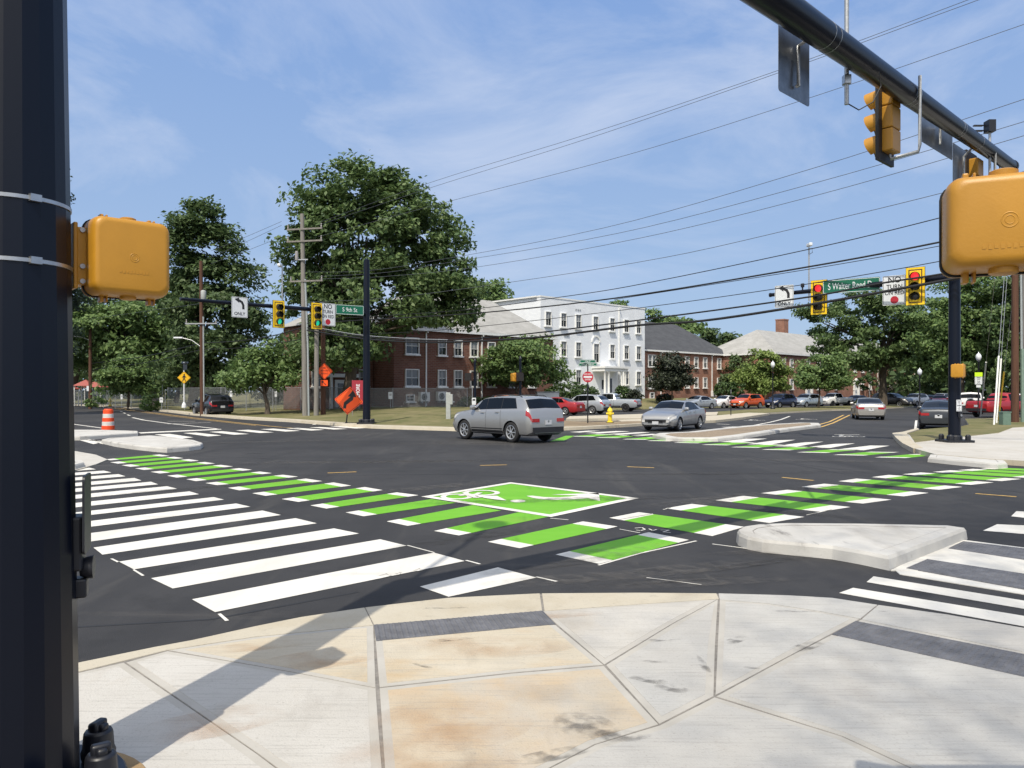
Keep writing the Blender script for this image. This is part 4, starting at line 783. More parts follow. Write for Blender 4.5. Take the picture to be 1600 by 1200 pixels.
for k in range(n):
    a0, a1 = math.pi * k / n, math.pi * (k + 1) / n
    am.add([(xd + r_ * math.cos(a), yy, 7.75 + r_ * math.sin(a) * 1.05) for r_ in (.62, .80) for a in (a0, a1) for yy in (-.12, 0)], [(0, 2, 6, 4), (1, 5, 7, 3), (4, 6, 7, 5), (0, 1, 3, 2)])
am.build('arched_lintel', M['trim'], bw)
xp = face_x(cW, 944); po = MB()
po.box((xp, -.95, 4.45), (4.3, 1.9, .32)); po.box((xp, -1.0, 4.75), (4.5, 2.05, .22)); po.box((xp, -.95, .95), (4.0, 1.9, .5)); por = po.build('porch', M['trim'], bw)
for sx in (-1.9, -1.2, 1.2, 1.9):
    c = MB(); c.lathe([(.17, 1.2), (.17, 1.3), (.135, 1.36), (.115, 4.1), (.16, 4.2), (.17, 4.29)], (xp + sx, -1.7, 0), 14); c.build('column', M['trim'], por, smooth=40)
dm = MB(); dm.box((xp - .3, -.05, 2.4), (1.05, .08, 2.4)); d_ = dm.build('door', M['sign_white'], bw)
dm = MB(); dm.box((xp - .3, -.11, 2.75), (.5, .03, 1.1)); dm.build('door_glass', M['glass_dark'], d_)
dm = MB(); dm.box((xp + 1.15, -.05, 2.5), (.5, .06, 2.0)); dm.build('sidelight', M['glass_dark'], bw)
vm = MB()
for dx in (-.35, 0, .35): vm = MB(); vm.box((face_x(cW, 903) + dx, -.03, 11.35), (.18, .06, .16)); vm.build('wall_vent', M['galv'], bw)
vm = MB(); vm.box((face_x(cW, 885), -.05, 8.3), (.9, .1, .12)); vm.build('wall_vent', M['galv'], bw)
downspout(bw, face_x(cW, 967), 1.0, 12.2)

# red brick building with black roof
cR = Vector((cW.x + .728 * LW - .686 * -0 - .0, cW.y + .686 * LW, 0)) + Vector((-.686, .728, 0)) * 2.2; w3 = []
LR = face_x(cR, 1138) 
w3 += [(face_x(cR, 1018), 6.0, 1.7, 1.6, 'double'), (face_x(cR, 1018), 3.15, 1.7, 1.6, 'double')]
for px in (1041, 1057, 1073, 1087, 1101, 1123): w3 += [(face_x(cR, px), 6.05, .95, 1.55), (face_x(cR, px), 3.2, .95, 1.5)]
br = building('brick_building', 'two storey red brick building with black roof joined to the white building', cR, LR, 11, .9, 7.35, 'brick_red', w3, 'hip', 'roof_dark', 4.6)
# its roof runs on into the party wall of the white building
mb = MB(); mb.add([(-.35, -.3, 7.5), (6.0, -.3, 7.5), (6.0, 5.5, 11.96), (-.35, 5.5, 11.96)], [(0, 1, 2, 3)]); mb.add([(-.35, 11.3, 7.5), (6, 11.3, 7.5), (6, 5.5, 11.96), (-.35, 5.5, 11.96)], [(0, 1, 2, 3)]); mb.build('roof', M['roof_dark'], br)
for px in (1032, 1112): downspout(br, face_x(cR, px), .9, 7.3)
window(br, {}, face_x(cR, 1018), 1.4, .9, .8, 'dark')

# far brick building with light roof and chimney
cF = Vector((36.9, 106.0, 0)) + Vector((0, 2, 0)); w4 = []
for px in (1224, 1236, 1262, 1278, 1292, 1306, 1335, 1347, 1359, 1375, 1391, 1404, 1416, 1430, 1452, 1470): w4 += [(face_x(cF, px), 5.9, .95, 1.5), (face_x(cF, px), 3.0, .95, 1.5)]
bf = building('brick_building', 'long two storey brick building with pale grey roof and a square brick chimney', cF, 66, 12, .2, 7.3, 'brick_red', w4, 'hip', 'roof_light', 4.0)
cm = MB(); cm.box((19.6, 9.0, 11.2), (1.5, 1.5, 5.2)); cm.box((19.6, 9.0, 13.85), (1.62, 1.62, .2)); cm.build('chimney', M['brick_red'], bf)
for px in (1358, 1371, 1405): downspout(bf, face_x(cF, px), .2, 7.2)
for px in (1263, 1337, 1403):
    x = face_x(cF, px); dm = MB(); dm.box((x, -.04, 1.5), (1.15, .08, 2.4)); dd = dm.build('door', M['trim'], bf)
    sm = MB()
    for sx in (-.85, .85): sm.box((x + sx, -.14, 1.7), (.28, .28, 3.0))
    sm.box((x, -.15, 3.35), (2.2, .34, .3)); sm.add([(x - 1.1, -.3, 3.5), (x + 1.1, -.3, 3.5), (x, -.3, 4.1), (x - 1.1, 0, 3.5), (x + 1.1, 0, 3.5), (x, 0, 4.1)], [(0, 1, 2), (0, 2, 5, 3), (1, 4, 5, 2)]); sm.build('door_surround', M['trim'], bf)
# lawns rising to the white and red brick buildings
def lawn_rise(c, length, z, ext):
    n_ = Vector((.686, -.728, 0)); rows = []
    for t, zz in ((ext, .0), (ext - .15, .14), (ext * .6, z * .45), (1.5, z * .95), (-.5, z)):
        rows.append([Vector((c.x, c.y, zz)) + V2 * u + n_ * t for u in np.linspace(-4, length, 12)])
    loft('lawn', rows, M['grass'])
lawn_rise(cW, LW + LR + 1, 1.05, 9.0)
# wall mounted air conditioners
def ac(parent_label, px, c, zc):
    x = face_x(c, px); p = Vector((c.x, c.y, 0)) + V2 * x + Vector((.686, -.728, 0)) * .35
    t = thing('air_conditioner', parent_label, 'air conditioner', (p.x, p.y, zc), RZB)
    m_ = MB(); m_.box((0, 0, 0), (1.0, .38, .8)); m_.build('casing', M['trim'], t, bevel=.03)
    m_ = MB()
    for r_ in (.12, .2, .28): m_.lathe([(r_, -.215), (r_ + .025, -.215), (r_ + .025, -.2), (r_, -.2)], (-.12, 0, 0), 18, axis='Y', cap=False)
    m_.build('fan_grille', M['galv'], t)
    m_ = MB(); m_.lathe([(.29, -.200), (.29, -.19)], (-.12, 0, 0), 20, axis='Y'); m_.build('fan_opening', M['plastic_dark'], t)
    m_ = MB(); m_.box((-.3, 0, -.48), (.08, .36, .16)); m_.box((.3, 0, -.48), (.08, .36, .16)); m_.build('foot', M['galv'], t)
ac('white air conditioning unit on the brick wall beside the downspout, left one of the pair', 659, cB1, 1.45)
ac('white air conditioning unit on the brick wall, right one of the pair', 686, cB1, 1.5)
ac('grey air conditioning unit beside the broad hedge of the red brick building', 1112, cR, 1.6)
# ------------------------------------------------------------------ signals, poles and signs
def rrect(w, h, r, n=4):
    pts = []
    for cx, cz, a0 in ((w / 2 - r, h / 2 - r, 0), (-w / 2 + r, h / 2 - r, 90), (-w / 2 + r, -h / 2 + r, 180), (w / 2 - r, -h / 2 + r, 270)):
        for k in range(n + 1): a = math.radians(a0 + 90 * k / n); pts.append((cx + r * math.cos(a), cz + r * math.sin(a)))
    return pts
def plate_mb(mb, pts, y0, y1, m=0, ms=None):
    """outline in x, z pushed from y0 (front) to y1"""
    n = len(pts); mb.add([(x, y0, z) for x, z in pts] + [(x, y1, z) for x, z in pts], [tuple(range(n)), tuple(range(2 * n - 1, n - 1, -1))] , m)
    b = len(mb.v) - 2 * n
    for i in range(n): j = (i + 1) % n; mb.f.append((b + i, b + j, b + n + j, b + n + i)); mb.m.append(m if ms is None else ms)
    return mb
def sign_panel(root, w, h, m, r=.04, z=0, backm='alu', border=None, bw=.018, bin_=.02):
    mb = MB(); plate_mb(mb, rrect(w, h, r), -.004, .0, 0, 1); mb.add([(x, .0005, zz) for x, zz in rrect(w, h, r)], [tuple(range(20))], 1)
    o = mb.build('panel', [M[m], M[backm]], root); o.location.z = z
    if border:
        b = MB(); o1 = rrect(w - 2 * bin_, h - 2 * bin_, max(.01, r - bin_ * .5)); o2 = rrect(w - 2 * bin_ - 2 * bw, h - 2 * bin_ - 2 * bw, max(.008, r - bin_ - bw)); n = len(o1)
        b.add([(x, -.0055, zz) for x, zz in o1] + [(x, -.0055, zz) for x, zz in o2], [(i, (i + 1) % n, n + (i + 1) % n, n + i) for i in range(n)])
        q = b.build('border', M[border], root); q.location.z = z
    return o
def flat_shape(root, name, pts, m, y=-.007, z=0):
    mb = MB(); mb.add([(x, y, zz + z) for x, zz in pts], [tuple(range(len(pts)))]); return mb.build(name, M[m], root)
def disc(n, cx, cz, r): return [(cx + r * math.cos(2 * math.pi * k / n), cz + r * math.sin(2 * math.pi * k / n)) for k in range(n)]

def signal_head(label, loc, fx, fy, lit, group='three light vehicle signals', back='yellow', visor_side='visor_black'):
    t = thing('traffic_signal', label, 'traffic light', loc, face_rz(fx, fy), group)
    mb = MB()
    for k in (-1, 0, 1): mb.box((0, .09, k * .355), (.34, .19, .345))
    mb.build('housing', M['signal_yellow'], t, bevel=.018)
    bp = MB()       # black plate, bright yellow front, a brown line round the doors
    bp.box((0, .004, 0), (.62, .05, 1.36), 0); bp.box((0, -.0235, 0), (.60, .005, 1.34), 1)
    for sx in (-1, 1): bp.box((sx * .205, -.0285, 0), (.035, .005, 1.20), 2)
    for sz in (-1, 1): bp.box((0, -.0285, sz * .5825), (.375, .005, .035), 2)
    bp.build('back_plate', [M['visor_black'], M['reflect_yellow'], M['plate_brown']], t)
    fr = MB(); fr.box((0, -.032, 0), (.345, .012, 1.09)); fr.build('door', M['reflect_yellow'], t, bevel=.004)
    for k, nm in ((1, 'red'), (0, 'amber'), (-1, 'green')):
        z = k * .355; on = lit == nm
        le = MB(); le.lathe([(.145, -.040), (.11, -.052), (.05, -.060), (.002, -.062)], (0, 0, z), 20, axis='Y'); le.build('lens', M[('lens_' + nm) if on else 'lens_off'], t, smooth=60)
        v = MB(); n = 16; A = [math.radians(-60 + 300 * q / n) for q in range(n + 1)]
        for rr, mi in ((.156, 0), (.149, 1)):
            vs = []
            for a in A:
                ln = .24 * (.55 + .45 * math.sin(max(0, min(1, (math.sin(a) + 1) / 2)) * math.pi / 2))
                vs += [(rr * math.cos(a), -.036, z + rr * math.sin(a)), (rr * math.cos(a), -.036 - ln, z + rr * math.sin(a) - .03)]
            v.add(vs, [(2 * i, 2 * i + 1, 2 * i + 3, 2 * i + 2) for i in range(n)], mi)
        v.build('visor', [M[visor_side], M['visor_black']], t, smooth=60)
    return t
def arrow_only(label, loc, fx, fy, w=.76, h=.91):
    t = thing('turn_lane_sign', label, 'road sign', loc, face_rz(fx, fy)); sign_panel(t, w, h, 'sign_white', border='sign_black', bw=.014)
    s = w / .76
    cur = [(.17, -.20), (.17, -.02), (.10, .12), (-.04, .20)]; wd = .052 * s; L_, R_ = [], []
    for i, (x, z) in enumerate(cur):
        a, b = cur[max(0, i - 1)], cur[min(3, i + 1)]; dx, dz = b[0] - a[0], b[1] - a[1]; l = math.hypot(dx, dz); nx, nz = -dz / l * wd, dx / l * wd
        L_.append((x + nx, z + nz + .12)); R_.append((x - nx, z - nz + .12))
    flat_shape(t, 'arrow', [(p[0] * s, p[1] * s) for p in L_ + R_[::-1]], 'sign_black')
    flat_shape(t, 'arrow_head', [(-.24 * s, .36 * s), (-.03 * s, .44 * s), (-.03 * s, .20 * s)], 'sign_black', -.0085)
    text_obj('ONLY', .20 * s, 'lettering', M['sign_black'], t, 0, -.30 * s, -.006, .95, bold=.004)
    return t
def no_turn(label, loc, fx, fy, w=.92, h=1.22):
    t = thing('no_turn_sign', label, 'road sign', loc, face_rz(fx, fy)); sign_panel(t, w, h, 'sign_white', border='sign_black', bw=.014)
    k = h / 1.22; q = w / .92 / k
    text_obj('NO', .34 * k, 'lettering', M['sign_black'], t, 0, .42 * k, -.006, .95 * q, bold=.004)
    text_obj('TURN', .25 * k, 'lettering', M['sign_black'], t, 0, .14 * k, -.006, .92 * q, bold=.003)
    text_obj('ON RED', .235 * k, 'lettering', M['sign_black'], t, 0, -.11 * k, -.006, .86 * q, bold=.003)
    flat_shape(t, 'red_disc', disc(24, 0, -.40 * k, .155 * k), 'sign_red'); return t
def street_sign(label, txt, loc, fx, fy, w, h=.46, size=.29, sx=.85):
    t = thing('street_name_sign', label, 'street sign', loc, face_rz(fx, fy)); sign_panel(t, w, h, 'sign_green', border='sign_white', bw=.018, bin_=.015)
    text_obj(txt, size, 'lettering', M['sign_white'], t, 0, -.005, -.006, sx, bold=.001); return t

ARMZ = 6.05; ARM0 = Vector((POLE.x, POLE.y, ARMZ)); A0 = Vector((-2.1, 3.5, ARMZ))
AD = Vector((.728, .686, 0))                                   # direction of the near mast arm
def arm_pt(s, z=ARMZ): return Vector((A0.x + AD.x * s, A0.y + AD.y * s, z))
# --- the near pole with its long arm
t = thing('signal_pole', 'huge shiny black steel signal pole filling the left edge, with long mast arm overhead', 'signal pole', POLE)
def poly_shaft(prof, n=16):
    mb = MB(); vs = []; fs = []
    for r, h in prof:
        for k in range(n): a = 2 * math.pi * (k + .3) / n; vs.append((r * math.cos(a), r * math.sin(a), h))
    for i in range(len(prof) - 1):
        for k in range(n): k2 = (k + 1) % n; fs.append((i * n + k, i * n + k2, (i + 1) * n + k2, (i + 1) * n + k))
    fs.append(tuple((len(prof) - 1) * n + k for k in range(n))); return mb.add(vs, fs)
poly_shaft([(.262, .12), (.258, .5), (.207, 3.9), (.172, 6.45), (.15, 6.52)], 20).build('shaft', M['black_pole'], t, bevel=.012, seg=2)
mb = MB(); mb.lathe([(.46, .04), (.46, .10), (.45, .11)], (0, 0, 0), 36); mb.build('base_plate', M['black_pole'], t)
for k in range(8):      # bolts under ridged black caps
    a = math.radians(8 + 45 * k); x, y = .37 * math.cos(a), .37 * math.sin(a)
    nb = MB(); nb.lathe([(.075, .11), (.078, .15), (.07, .17), (.066, .23), (.062, .255)], (x, y, 0), 14)
    nb.box((x, y, .268), (.085, .045, .06), rz=a + .5); nb.box((x, y, .262), (.045, .09, .045), rz=a + .5); nb.build('nut_cover', M['black_metal'], t, bevel=.012, smooth=45)
for z in (2.735, 2.465):
    bd = MB(); r = .2245 - (z - 2.6) * .015; bd.lathe([(r + .002, z - .0095), (r + .006, z - .008), (r + .006, z + .008), (r + .002, z + .0095)], (0, 0, 0), 40, cap=False)
    bd.box((r * .82, -r * .62, z), (.03, .045, .03), rz=-.6); bd.build('steel_band', M['steel'], t, smooth=50)
hh = MB(); hh.box((-.02, -.262, .62), (.16, .02, .32)); hh.build('hand_hole_cover', M['black_pole'], t, bevel=.01)
ar = MB(); n = 20; p0 = Vector((0, 0, ARMZ)); p1 = arm_pt(15.5) - POLE; p1.z = ARMZ
ar.tube([p0, p0.lerp(p1, .42), p1], [.232, .172, .108], 16); arm = ar.build('mast_arm', M['black_pole'], t, smooth=40)
cp = MB(); dv = (p1 - p0).normalized(); cp.tube([p1 - dv * .02, p1 + dv * .05, p1 + dv * .06], [.118, .118, .07], 16); cp.build('end_cap', M['black_metal'], arm, smooth=40)
for s in (8.0, 8.15, 10.6, 10.72, 12.6, 12.7, 13.6):
    u_ = s / 15.6; q = p0.lerp(p1, u_); rr = (.232 - .06 * u_ / .42 if u_ < .42 else .172 - .064 * (u_ - .42) / .58) + .003
    wb = MB(); wb.tube([q - dv * .004, q + dv * .004], [rr - .001, rr - .001], 24); wb.build('wire_band', M['steel'], arm)
lm = MB(); lm.tube([(0, 0, 6.4), (-.08, 0, 9), (-.2, 0, 11.5)], .035, 8); lm.lathe([(.02, 11.3), (.20, 11.4), (.26, 11.6), (.2, 11.8), (.02, 11.9)], (-.22, 0, 0), 14); lm.build('camera_mast', M['black_metal'], t, smooth=50)

def ped_housing(label, loc, fx, fy, w=.35, h=.365, dp=.17, group='yellow pedestrian signals seen from behind'):
    """seen from the back: a rounded moulded case with hinge lugs, a dark gasket and an embossed ring; local -Y is the back"""
    t = thing('pedestrian_signal', label, 'pedestrian signal', loc, face_rz(fx, fy), group)
    m_ = MB(); N = 6
    secs = [(1.0, 0), (1.0, -.105), (.985, -.135), (.955, -.155), (.90, -.168), (.8, -.171)]
    rings = [[(x * 1, y * dp / .171, z) for x, z in rrect(w - (1 - k) * .30, h - (1 - k) * .30, (.13 if i < 4 else .115) * w, N)] for i, (k, y) in enumerate(secs)]
    n = len(rings[0]); m_.v = [v for r in rings for v in r]
    for i in range(len(rings) - 1):
        for k in range(n): k2 = (k + 1) % n; m_.f.append((i * n + k, i * n + k2, (i + 1) * n + k2, (i + 1) * n + k)); m_.m.append(0)
    m_.f.append(tuple(range((len(rings) - 1) * n, len(rings) * n))); m_.m.append(0); m_.f.append(tuple(range(n))); m_.m.append(0)
    for rr, tk in ((.018, .003), (.010, .002)): m_.lathe([(rr, -dp - .0002), (rr + .001, -dp - .0011), (rr + tk, -dp - .0011), (rr + tk + .001, -dp - .0002)], (.005, 0, -.005), 28, axis='Y', cap=False)
    for k_ in range(9): m_.box((-.055 + k_ * .0145, -dp - .0003, -.075), (.009, .0016, .011 + .004 * (k_ % 2)))
    m_.build('case', M['signal_yellow'], t, smooth=50)
    g_ = MB(); plate_mb(g_, rrect(w + .010, h + .010, .135 * w), .004, .02); g_.build('gasket', M['rubber'], t)
    f_ = MB(); plate_mb(f_, rrect(w + .004, h + .004, .13 * w), .021, .055); f_.build('front_door', M['signal_yellow'], t, bevel=.004)
    for x in (-w * .30, w * .32):
        for sz in (-1, 1):
            l_ = MB(); l_.box((x, -.01, sz * (h / 2 + .006)), (.016, .05, .045)); l_.box((x + .022, -.01, sz * (h / 2 + .006)), (.008, .05, .045)); l_.build('hinge_lug', M['signal_yellow'], t, bevel=.004)
    for sz in (-1, 1):
        l_ = MB(); l_.lathe([(.036, sz * (h / 2 - .004)), (.036, sz * (h / 2 + .012)), (.028, sz * (h / 2 + .016))], (.0, -.075, 0), 24); l_.build('mounting_boss', M['signal_yellow'], t, smooth=40)
    return t
ph = ped_housing('yellow pedestrian signal strapped to the big black pole at left, hinge lugs showing', P(193, 408, 3.75), .66, -.75, .345, .362)
br_ = MB(); br_.box((-.185, .03, .0), (.05, .13, .27)); br_.build('bracket', M['signal_yellow'], ph, bevel=.008)
ba = MB(); ba.box((-.215, .06, 0), (.018, .20, .31)); ba.build('bracket_plate', M['signal_yellow'], ph, bevel=.005)
for sz in (-.05, .12, -.12):
    bo = MB(); bo.lathe([(.012, -.045), (.012, -.036)], (-.187, .0, sz), 8, axis='Y'); bo.build('bolt', M['steel'], ph)
ped_housing('yellow pedestrian signal cut off by the right edge, on a black post', P(1560, 356, 2.2), -.40, -.92, .285, .258, .14)
pp_ = thing('signal_post', 'slim black post just outside the right edge carrying a yellow pedestrian signal', 'post', (2.32, 2.3, 0))
mb = MB(); mb.lathe([(.20, ZS), (.20, .06), (.09, .2), (.058, .3), (.055, 2.6)], (0, 0, 0), 20); mb.build('shaft', M['black_pole'], pp_, smooth=40)
mb = MB(); mb.tube([(-.84, .0, 2.38), (0, 0, 2.38)], .02, 8); mb.build('bracket', M['signal_yellow'], pp_)
# push button seen edge-on on the big pole
pb_ = thing('push_button', 'black pedestrian push button with its sign plate seen edge on, on the big black pole', 'push button', P(126, 830, 3.58), face_rz(.93, .36))
mb = MB(); plate_mb(mb, rrect(.20, .36, .025), -.03, -.02, 0); o = mb.build('sign_plate', M['black_metal'], pb_); o.location = (0, 0, .085)
mb = MB(); mb.box((0, .02, -.05), (.14, .07, .25)); mb.build('housing', M['black_metal'], pb_, bevel=.012)
mb = MB(); mb.lathe([(.055, -.055), (.052, -.035), (.04, .0)], (0, 0, -.17), 16, axis='Y'); mb.build('button', M['black_metal'], pb_, smooth=40)
mb = MB(); mb.box((0, .0, -.26), (.09, .06, .09)); mb.build('cable_box', M['black_metal'], pb_, bevel=.01)

# --- things hanging from the near arm, all facing away along the left-hand street
vf = (-.686, .728)
def hang(s, dz, dx=0): q = arm_pt(s); return (q.x + vf[0] * dx, q.y + vf[1] * dx, ARMZ + dz)
sg = arrow_only('metal sign seen from behind, hanging from the near arm above the other signs', hang(7.72, -.26, .30), *vf)
mb = MB(); mb.tube([(0, .05, -.32), (0, .05, .15), (0, .2, .2)], .022, 8); mb.tube([(0, .02, -.32), (0, .06, -.30)], .02, 6); mb.build('bracket', M['galv'], sg, smooth=50)
sg = street_sign('long narrow sign seen from behind between the two near yellow signals', 'S Walter Reed Dr', hang(12.45, -.08, .28), *vf, 1.5, .46, .2, .75)
mb = MB(); mb.tube([(0, .05, -.14), (0, .05, .12), (0, .2, .17)], .02, 8); mb.build('bracket', M['galv'], sg)
sg = no_turn('metal sign seen from behind beside the last yellow signal of the near arm', hang(13.6, -.48, .28), *vf, .76, .95)
mb = MB(); mb.tube([(0, .05, -.4), (0, .05, .3), (0, .2, .45)], .022, 8); mb.build('bracket', M['galv'], sg)
s1 = SIGX = signal_head('side of a yellow signal with three yellow visors hanging midway on the near arm', hang(10.45, -.30, .32), *vf, 'red', None, visor_side='signal_yellow'); SIGX.scale = (.9, .9, .9)
mb = MB(); mb.tube([(0, .08, -.56), (0, .1, -.63), (0, .5, -.60), (0, .52, -.5), (0, .52, .55)], .026, 8); mb.build('bracket', M['galv'], s1, smooth=50)
s2 = SIGX = signal_head('yellow signal near the tip of the near arm, half hidden by the yellow box', hang(14.2, -.58, .3), *vf, 'red', None, visor_side='signal_yellow'); SIGX.scale = (.9, .9, .9)
mb = MB(); mb.tube([(0, .08, -.56), (0, .1, -.63), (0, .4, -.60), (0, .42, -.5), (0, .42, .6)], .026, 8); mb.build('bracket', M['galv'], s2, smooth=50)
q = arm_pt(8.86)
dp_ = thing('camera_pole', 'thin galvanised tube standing up through the near arm', 'tube', (q.x - .0, q.y, ARMZ))
mb = MB(); mb.tube([(-.12, .13, -.52), (-.12, .13, 2.6)], .028, 10); mb.build('tube', M['galv'], dp_, smooth=50)
mb = MB(); mb.box((-.12, .13, -.21), (.09, .09, .12)); mb.build('clamp', M['steel'], dp_, bevel=.01)
mb = MB(); mb.tube([(-.12, .13, -.5), (.02, .1, -.6), (.2, .1, -.5), (.3, .1, -.3), (.27, .1, -.12)], .008, 6); mb.build('cable', M['cable'], dp_)
mb = MB(); mb.box((-.12, .05, 2.65), (.1, .3, .1)); mb.build('camera', M['sign_white'], dp_, bevel=.02)
q = arm_pt(14.2)
cm_ = thing('traffic_camera', 'small black camera on a stub at the tip of the near arm', 'camera', (q.x, q.y, ARMZ))
mb = MB(); mb.tube([(0, 0, -.55), (0, 0, .34)], .022, 8); mb.build('stub', M['galv'], cm_)
mb = MB(); mb.box((0, 0, .42), (.12, .16, .2)); mb.box((-.14, .1, .47), (.16, .05, .02)); mb.box((-.14, .1, .38), (.16, .05, .02)); mb.build('camera', M['black_metal'], cm_)
mb = MB(); mb.tube([(.02, 0, -.1), (.2, .05, -.25), (.24, .05, -.45), (.1, .0, -.6)], .012, 6); mb.build('cable', M['cable'], cm_)

# --- far mast arms
def mast(label, base, top, r0, r1, armz, tip, ar0=.13, ar1=.075, zb=.15):
    t = thing('signal_pole', label, 'signal pole', base)
    m_ = MB(); m_.lathe([(r0, .2), (r0 * .985, .6), (r1, top - zb - .05), (r1 * .6, top - zb)], (0, 0, 0), 18); m_.build('shaft', M['black_pole'], t, smooth=40)
    m_ = MB(); m_.slab([(x, z) for x, z in rrect(.95, .95, .1)], 0, .08); m_.lathe([(r0 * 1.25, .08), (r0 * 1.2, .2), (r0 * 1.02, .24)], (0, 0, 0), 18); m_.build('base_plate', M['black_metal'], t)
    for k in range(4):
        a = math.radians(45 + 90 * k); m_ = MB(); m_.lathe([(.09, .08), (.09, .22), (.05, .27)], (.42 * math.cos(a), .42 * math.sin(a), 0), 10); m_.build('nut_cover', M['black_metal'], t)
    d = Vector((tip[0] - base[0], tip[1] - base[1], 0)); m_ = MB(); m_.tube([(0, 0, armz - base[2]), d + Vector((0, 0, armz - base[2]))], [ar0, ar1], 12); a_ = m_.build('mast_arm', M['black_pole'], t, smooth=40)
    m_ = MB(); u = d.normalized(); m_.tube([d + Vector((0, 0, armz - base[2])), d + u * .06 + Vector((0, 0, armz - base[2]))], [ar1 * 1.2, ar1 * 1.2], 10); m_.build('end_cap', M['black_metal'], a_)
    return t
FLb = Vector((-7.95, 42.0, .15)); FLt = FLb - V2 * 9.9
mast('tall black signal pole across the street with its arm reaching left', FLb, 9.15, .215, .155, 6.15, FLt)
ff = (.686, -.728)
def on_arm(base, dr, px): k = (px - CX) / F; s = (base.x - k * base.y) / (k * dr.y - dr.x); return base + dr * s
def at_arm(base, dr, px, z, fwd, f): q = on_arm(base, dr, px); return (q.x + f[0] * fwd, q.y + f[1] * fwd, z)
mv2 = -V2
arrow_only('white left turn ONLY sign near the tip of the left far arm', at_arm(FLb, mv2, 371, 5.95, .25, ff), *ff, .8, .98)
ld = signal_head('yellow rimmed signal showing green, left one of the two on the left far arm', at_arm(FLb, mv2, 431, 5.75, .30, ff), *ff, 'green', None)
ld2 = signal_head('yellow rimmed signal showing green beside the NO TURN ON RED sign, left arm', at_arm(FLb, mv2, 490, 5.80, .30, ff), *ff, 'green', None)
no_turn('white NO TURN ON RED sign beside the green S 9th St sign', at_arm(FLb, mv2, 509, 5.93, .22, ff), *ff, .88, 1.18)
street_sign('green S 9th St street sign on the left far arm', 'S 9th St', at_arm(FLb, mv2, 541, 6.25, .36, ff), .52, -.85, 1.55, .52, .31)
q = on_arm(FLb, mv2, 441)
cr = thing('camera_riser', 'thin grey riser pole with a small camera above the left far arm', 'camera', (q.x, q.y, 6.15))
mb = MB(); mb.tube([(0, 0, -.4), (0, 0, 2.0)], .035, 8); mb.build('tube', M['galv'], cr)
mb = MB(); mb.box((-.08, -.12, 2.08), (.16, .42, .14)); mb.build('camera', M['sign_white'], cr, bevel=.03)
FRb = Vector((15.5, 26.9, .14)); FRt = FRb + V1 * 6.9
mast('black signal pole at right on the pavement, a small yellow box on its side', FRb, 6.3, .205, .185, 5.92, FRt)
fr_ = (-.60, -.80)
arrow_only('white left turn ONLY sign at the tip of the right far arm', at_arm(FRb, V1, 1228, 5.78, .22, fr_), *fr_, .76, .91)
signal_head('yellow rimmed signal showing red, left one of the two on the right far arm', at_arm(FRb, V1, 1283, 5.60, .30, fr_), *fr_, 'red', None)
street_sign('long green S Walter Reed Dr street sign between the two red signals', 'S Walter Reed Dr', at_arm(FRb, V1, 1331, 5.95, .24, (-.52, -.85)), -.52, -.85, 2.02, .52, .36, .62)
no_turn('white NO TURN ON RED sign left of the nearest red signal', at_arm(FRb, V1, 1399.5, 5.62, .22, fr_), *fr_, .80, 1.08)
signal_head('yellow rimmed signal showing red, the one nearest the right far pole', at_arm(FRb, V1, 1433, 5.68, .34, fr_), *fr_, 'red', None)
q = on_arm(FRb, V1, 1264)
cr = thing('camera_riser', 'thin grey riser pole with a camera dome above the right far arm', 'camera', (q.x, q.y, 5.92))
mb = MB(); mb.tube([(0, 0, -.4), (0, 0, 1.75)], .03, 8); mb.build('tube', M['galv'], cr)
mb = MB(); mb.box((-.02, -.1, 1.84), (.14, .34, .13)); mb.build('camera', M['sign_white'], cr, bevel=.03)
mb = MB(); mb.tube([(0, 0, 1.7), (.12, 0, 1.72), (.14, 0, 1.55), (.02, 0, 1.48)], .012, 6); mb.build('cable', M['cable'], cr)
q = on_arm(FRb, V1, 1254)
cr = thing('signal_sensor', 'tiny black sensor on top of the right far arm', 'sensor', (q.x, q.y, 6.0)); mb = MB(); mb.tube([(0, 0, 0), (0, 0, .1)], .03, 8); mb.build('stub', M['black_metal'], cr); mb = MB(); mb.box((0, 0, .18), (.12, .12, .16)); mb.build('sensor', M['black_metal'], cr, bevel=.02)
ps = ped_housing('small yellow pedestrian signal halfway up the right far pole', (FRb.x - .06, FRb.y - .36, 2.62), -.75, -.66, .40, .46, .2)
sp = thing('crossing_sign', 'small white crossing instruction sign low on the right far pole', 'sign', (FRb.x + .02, FRb.y - .235, 1.42), face_rz(.35, -.94)); sign_panel(sp, .26, .40, 'sign_white', .02, border='sign_black', bw=.008)
for k, (zz, w_) in enumerate(((.12, .16), (.06, .12), (0, .16), (-.06, .14), (-.12, .16))): text_obj('START' if k == 0 else 'CROSSING' if k == 2 else 'WAIT' if k == 4 else 'TO', .05, 'lettering', M['sign_black'], sp, 0, zz, -.006, .8)
bx = thing('push_button', 'small black push button box under the white sign on the right far pole', 'push button', (FRb.x + .05, FRb.y - .25, 1.1), face_rz(.3, -.95)); mb = MB(); mb.box((0, 0, 0), (.12, .09, .22)); mb.build('housing', M['black_metal'], bx, bevel=.015); mb = MB(); mb.lathe([(.04, -.06), (.04, -.045)], (0, 0, -.02), 14, axis='Y'); mb.build('button', M['steel'], bx)

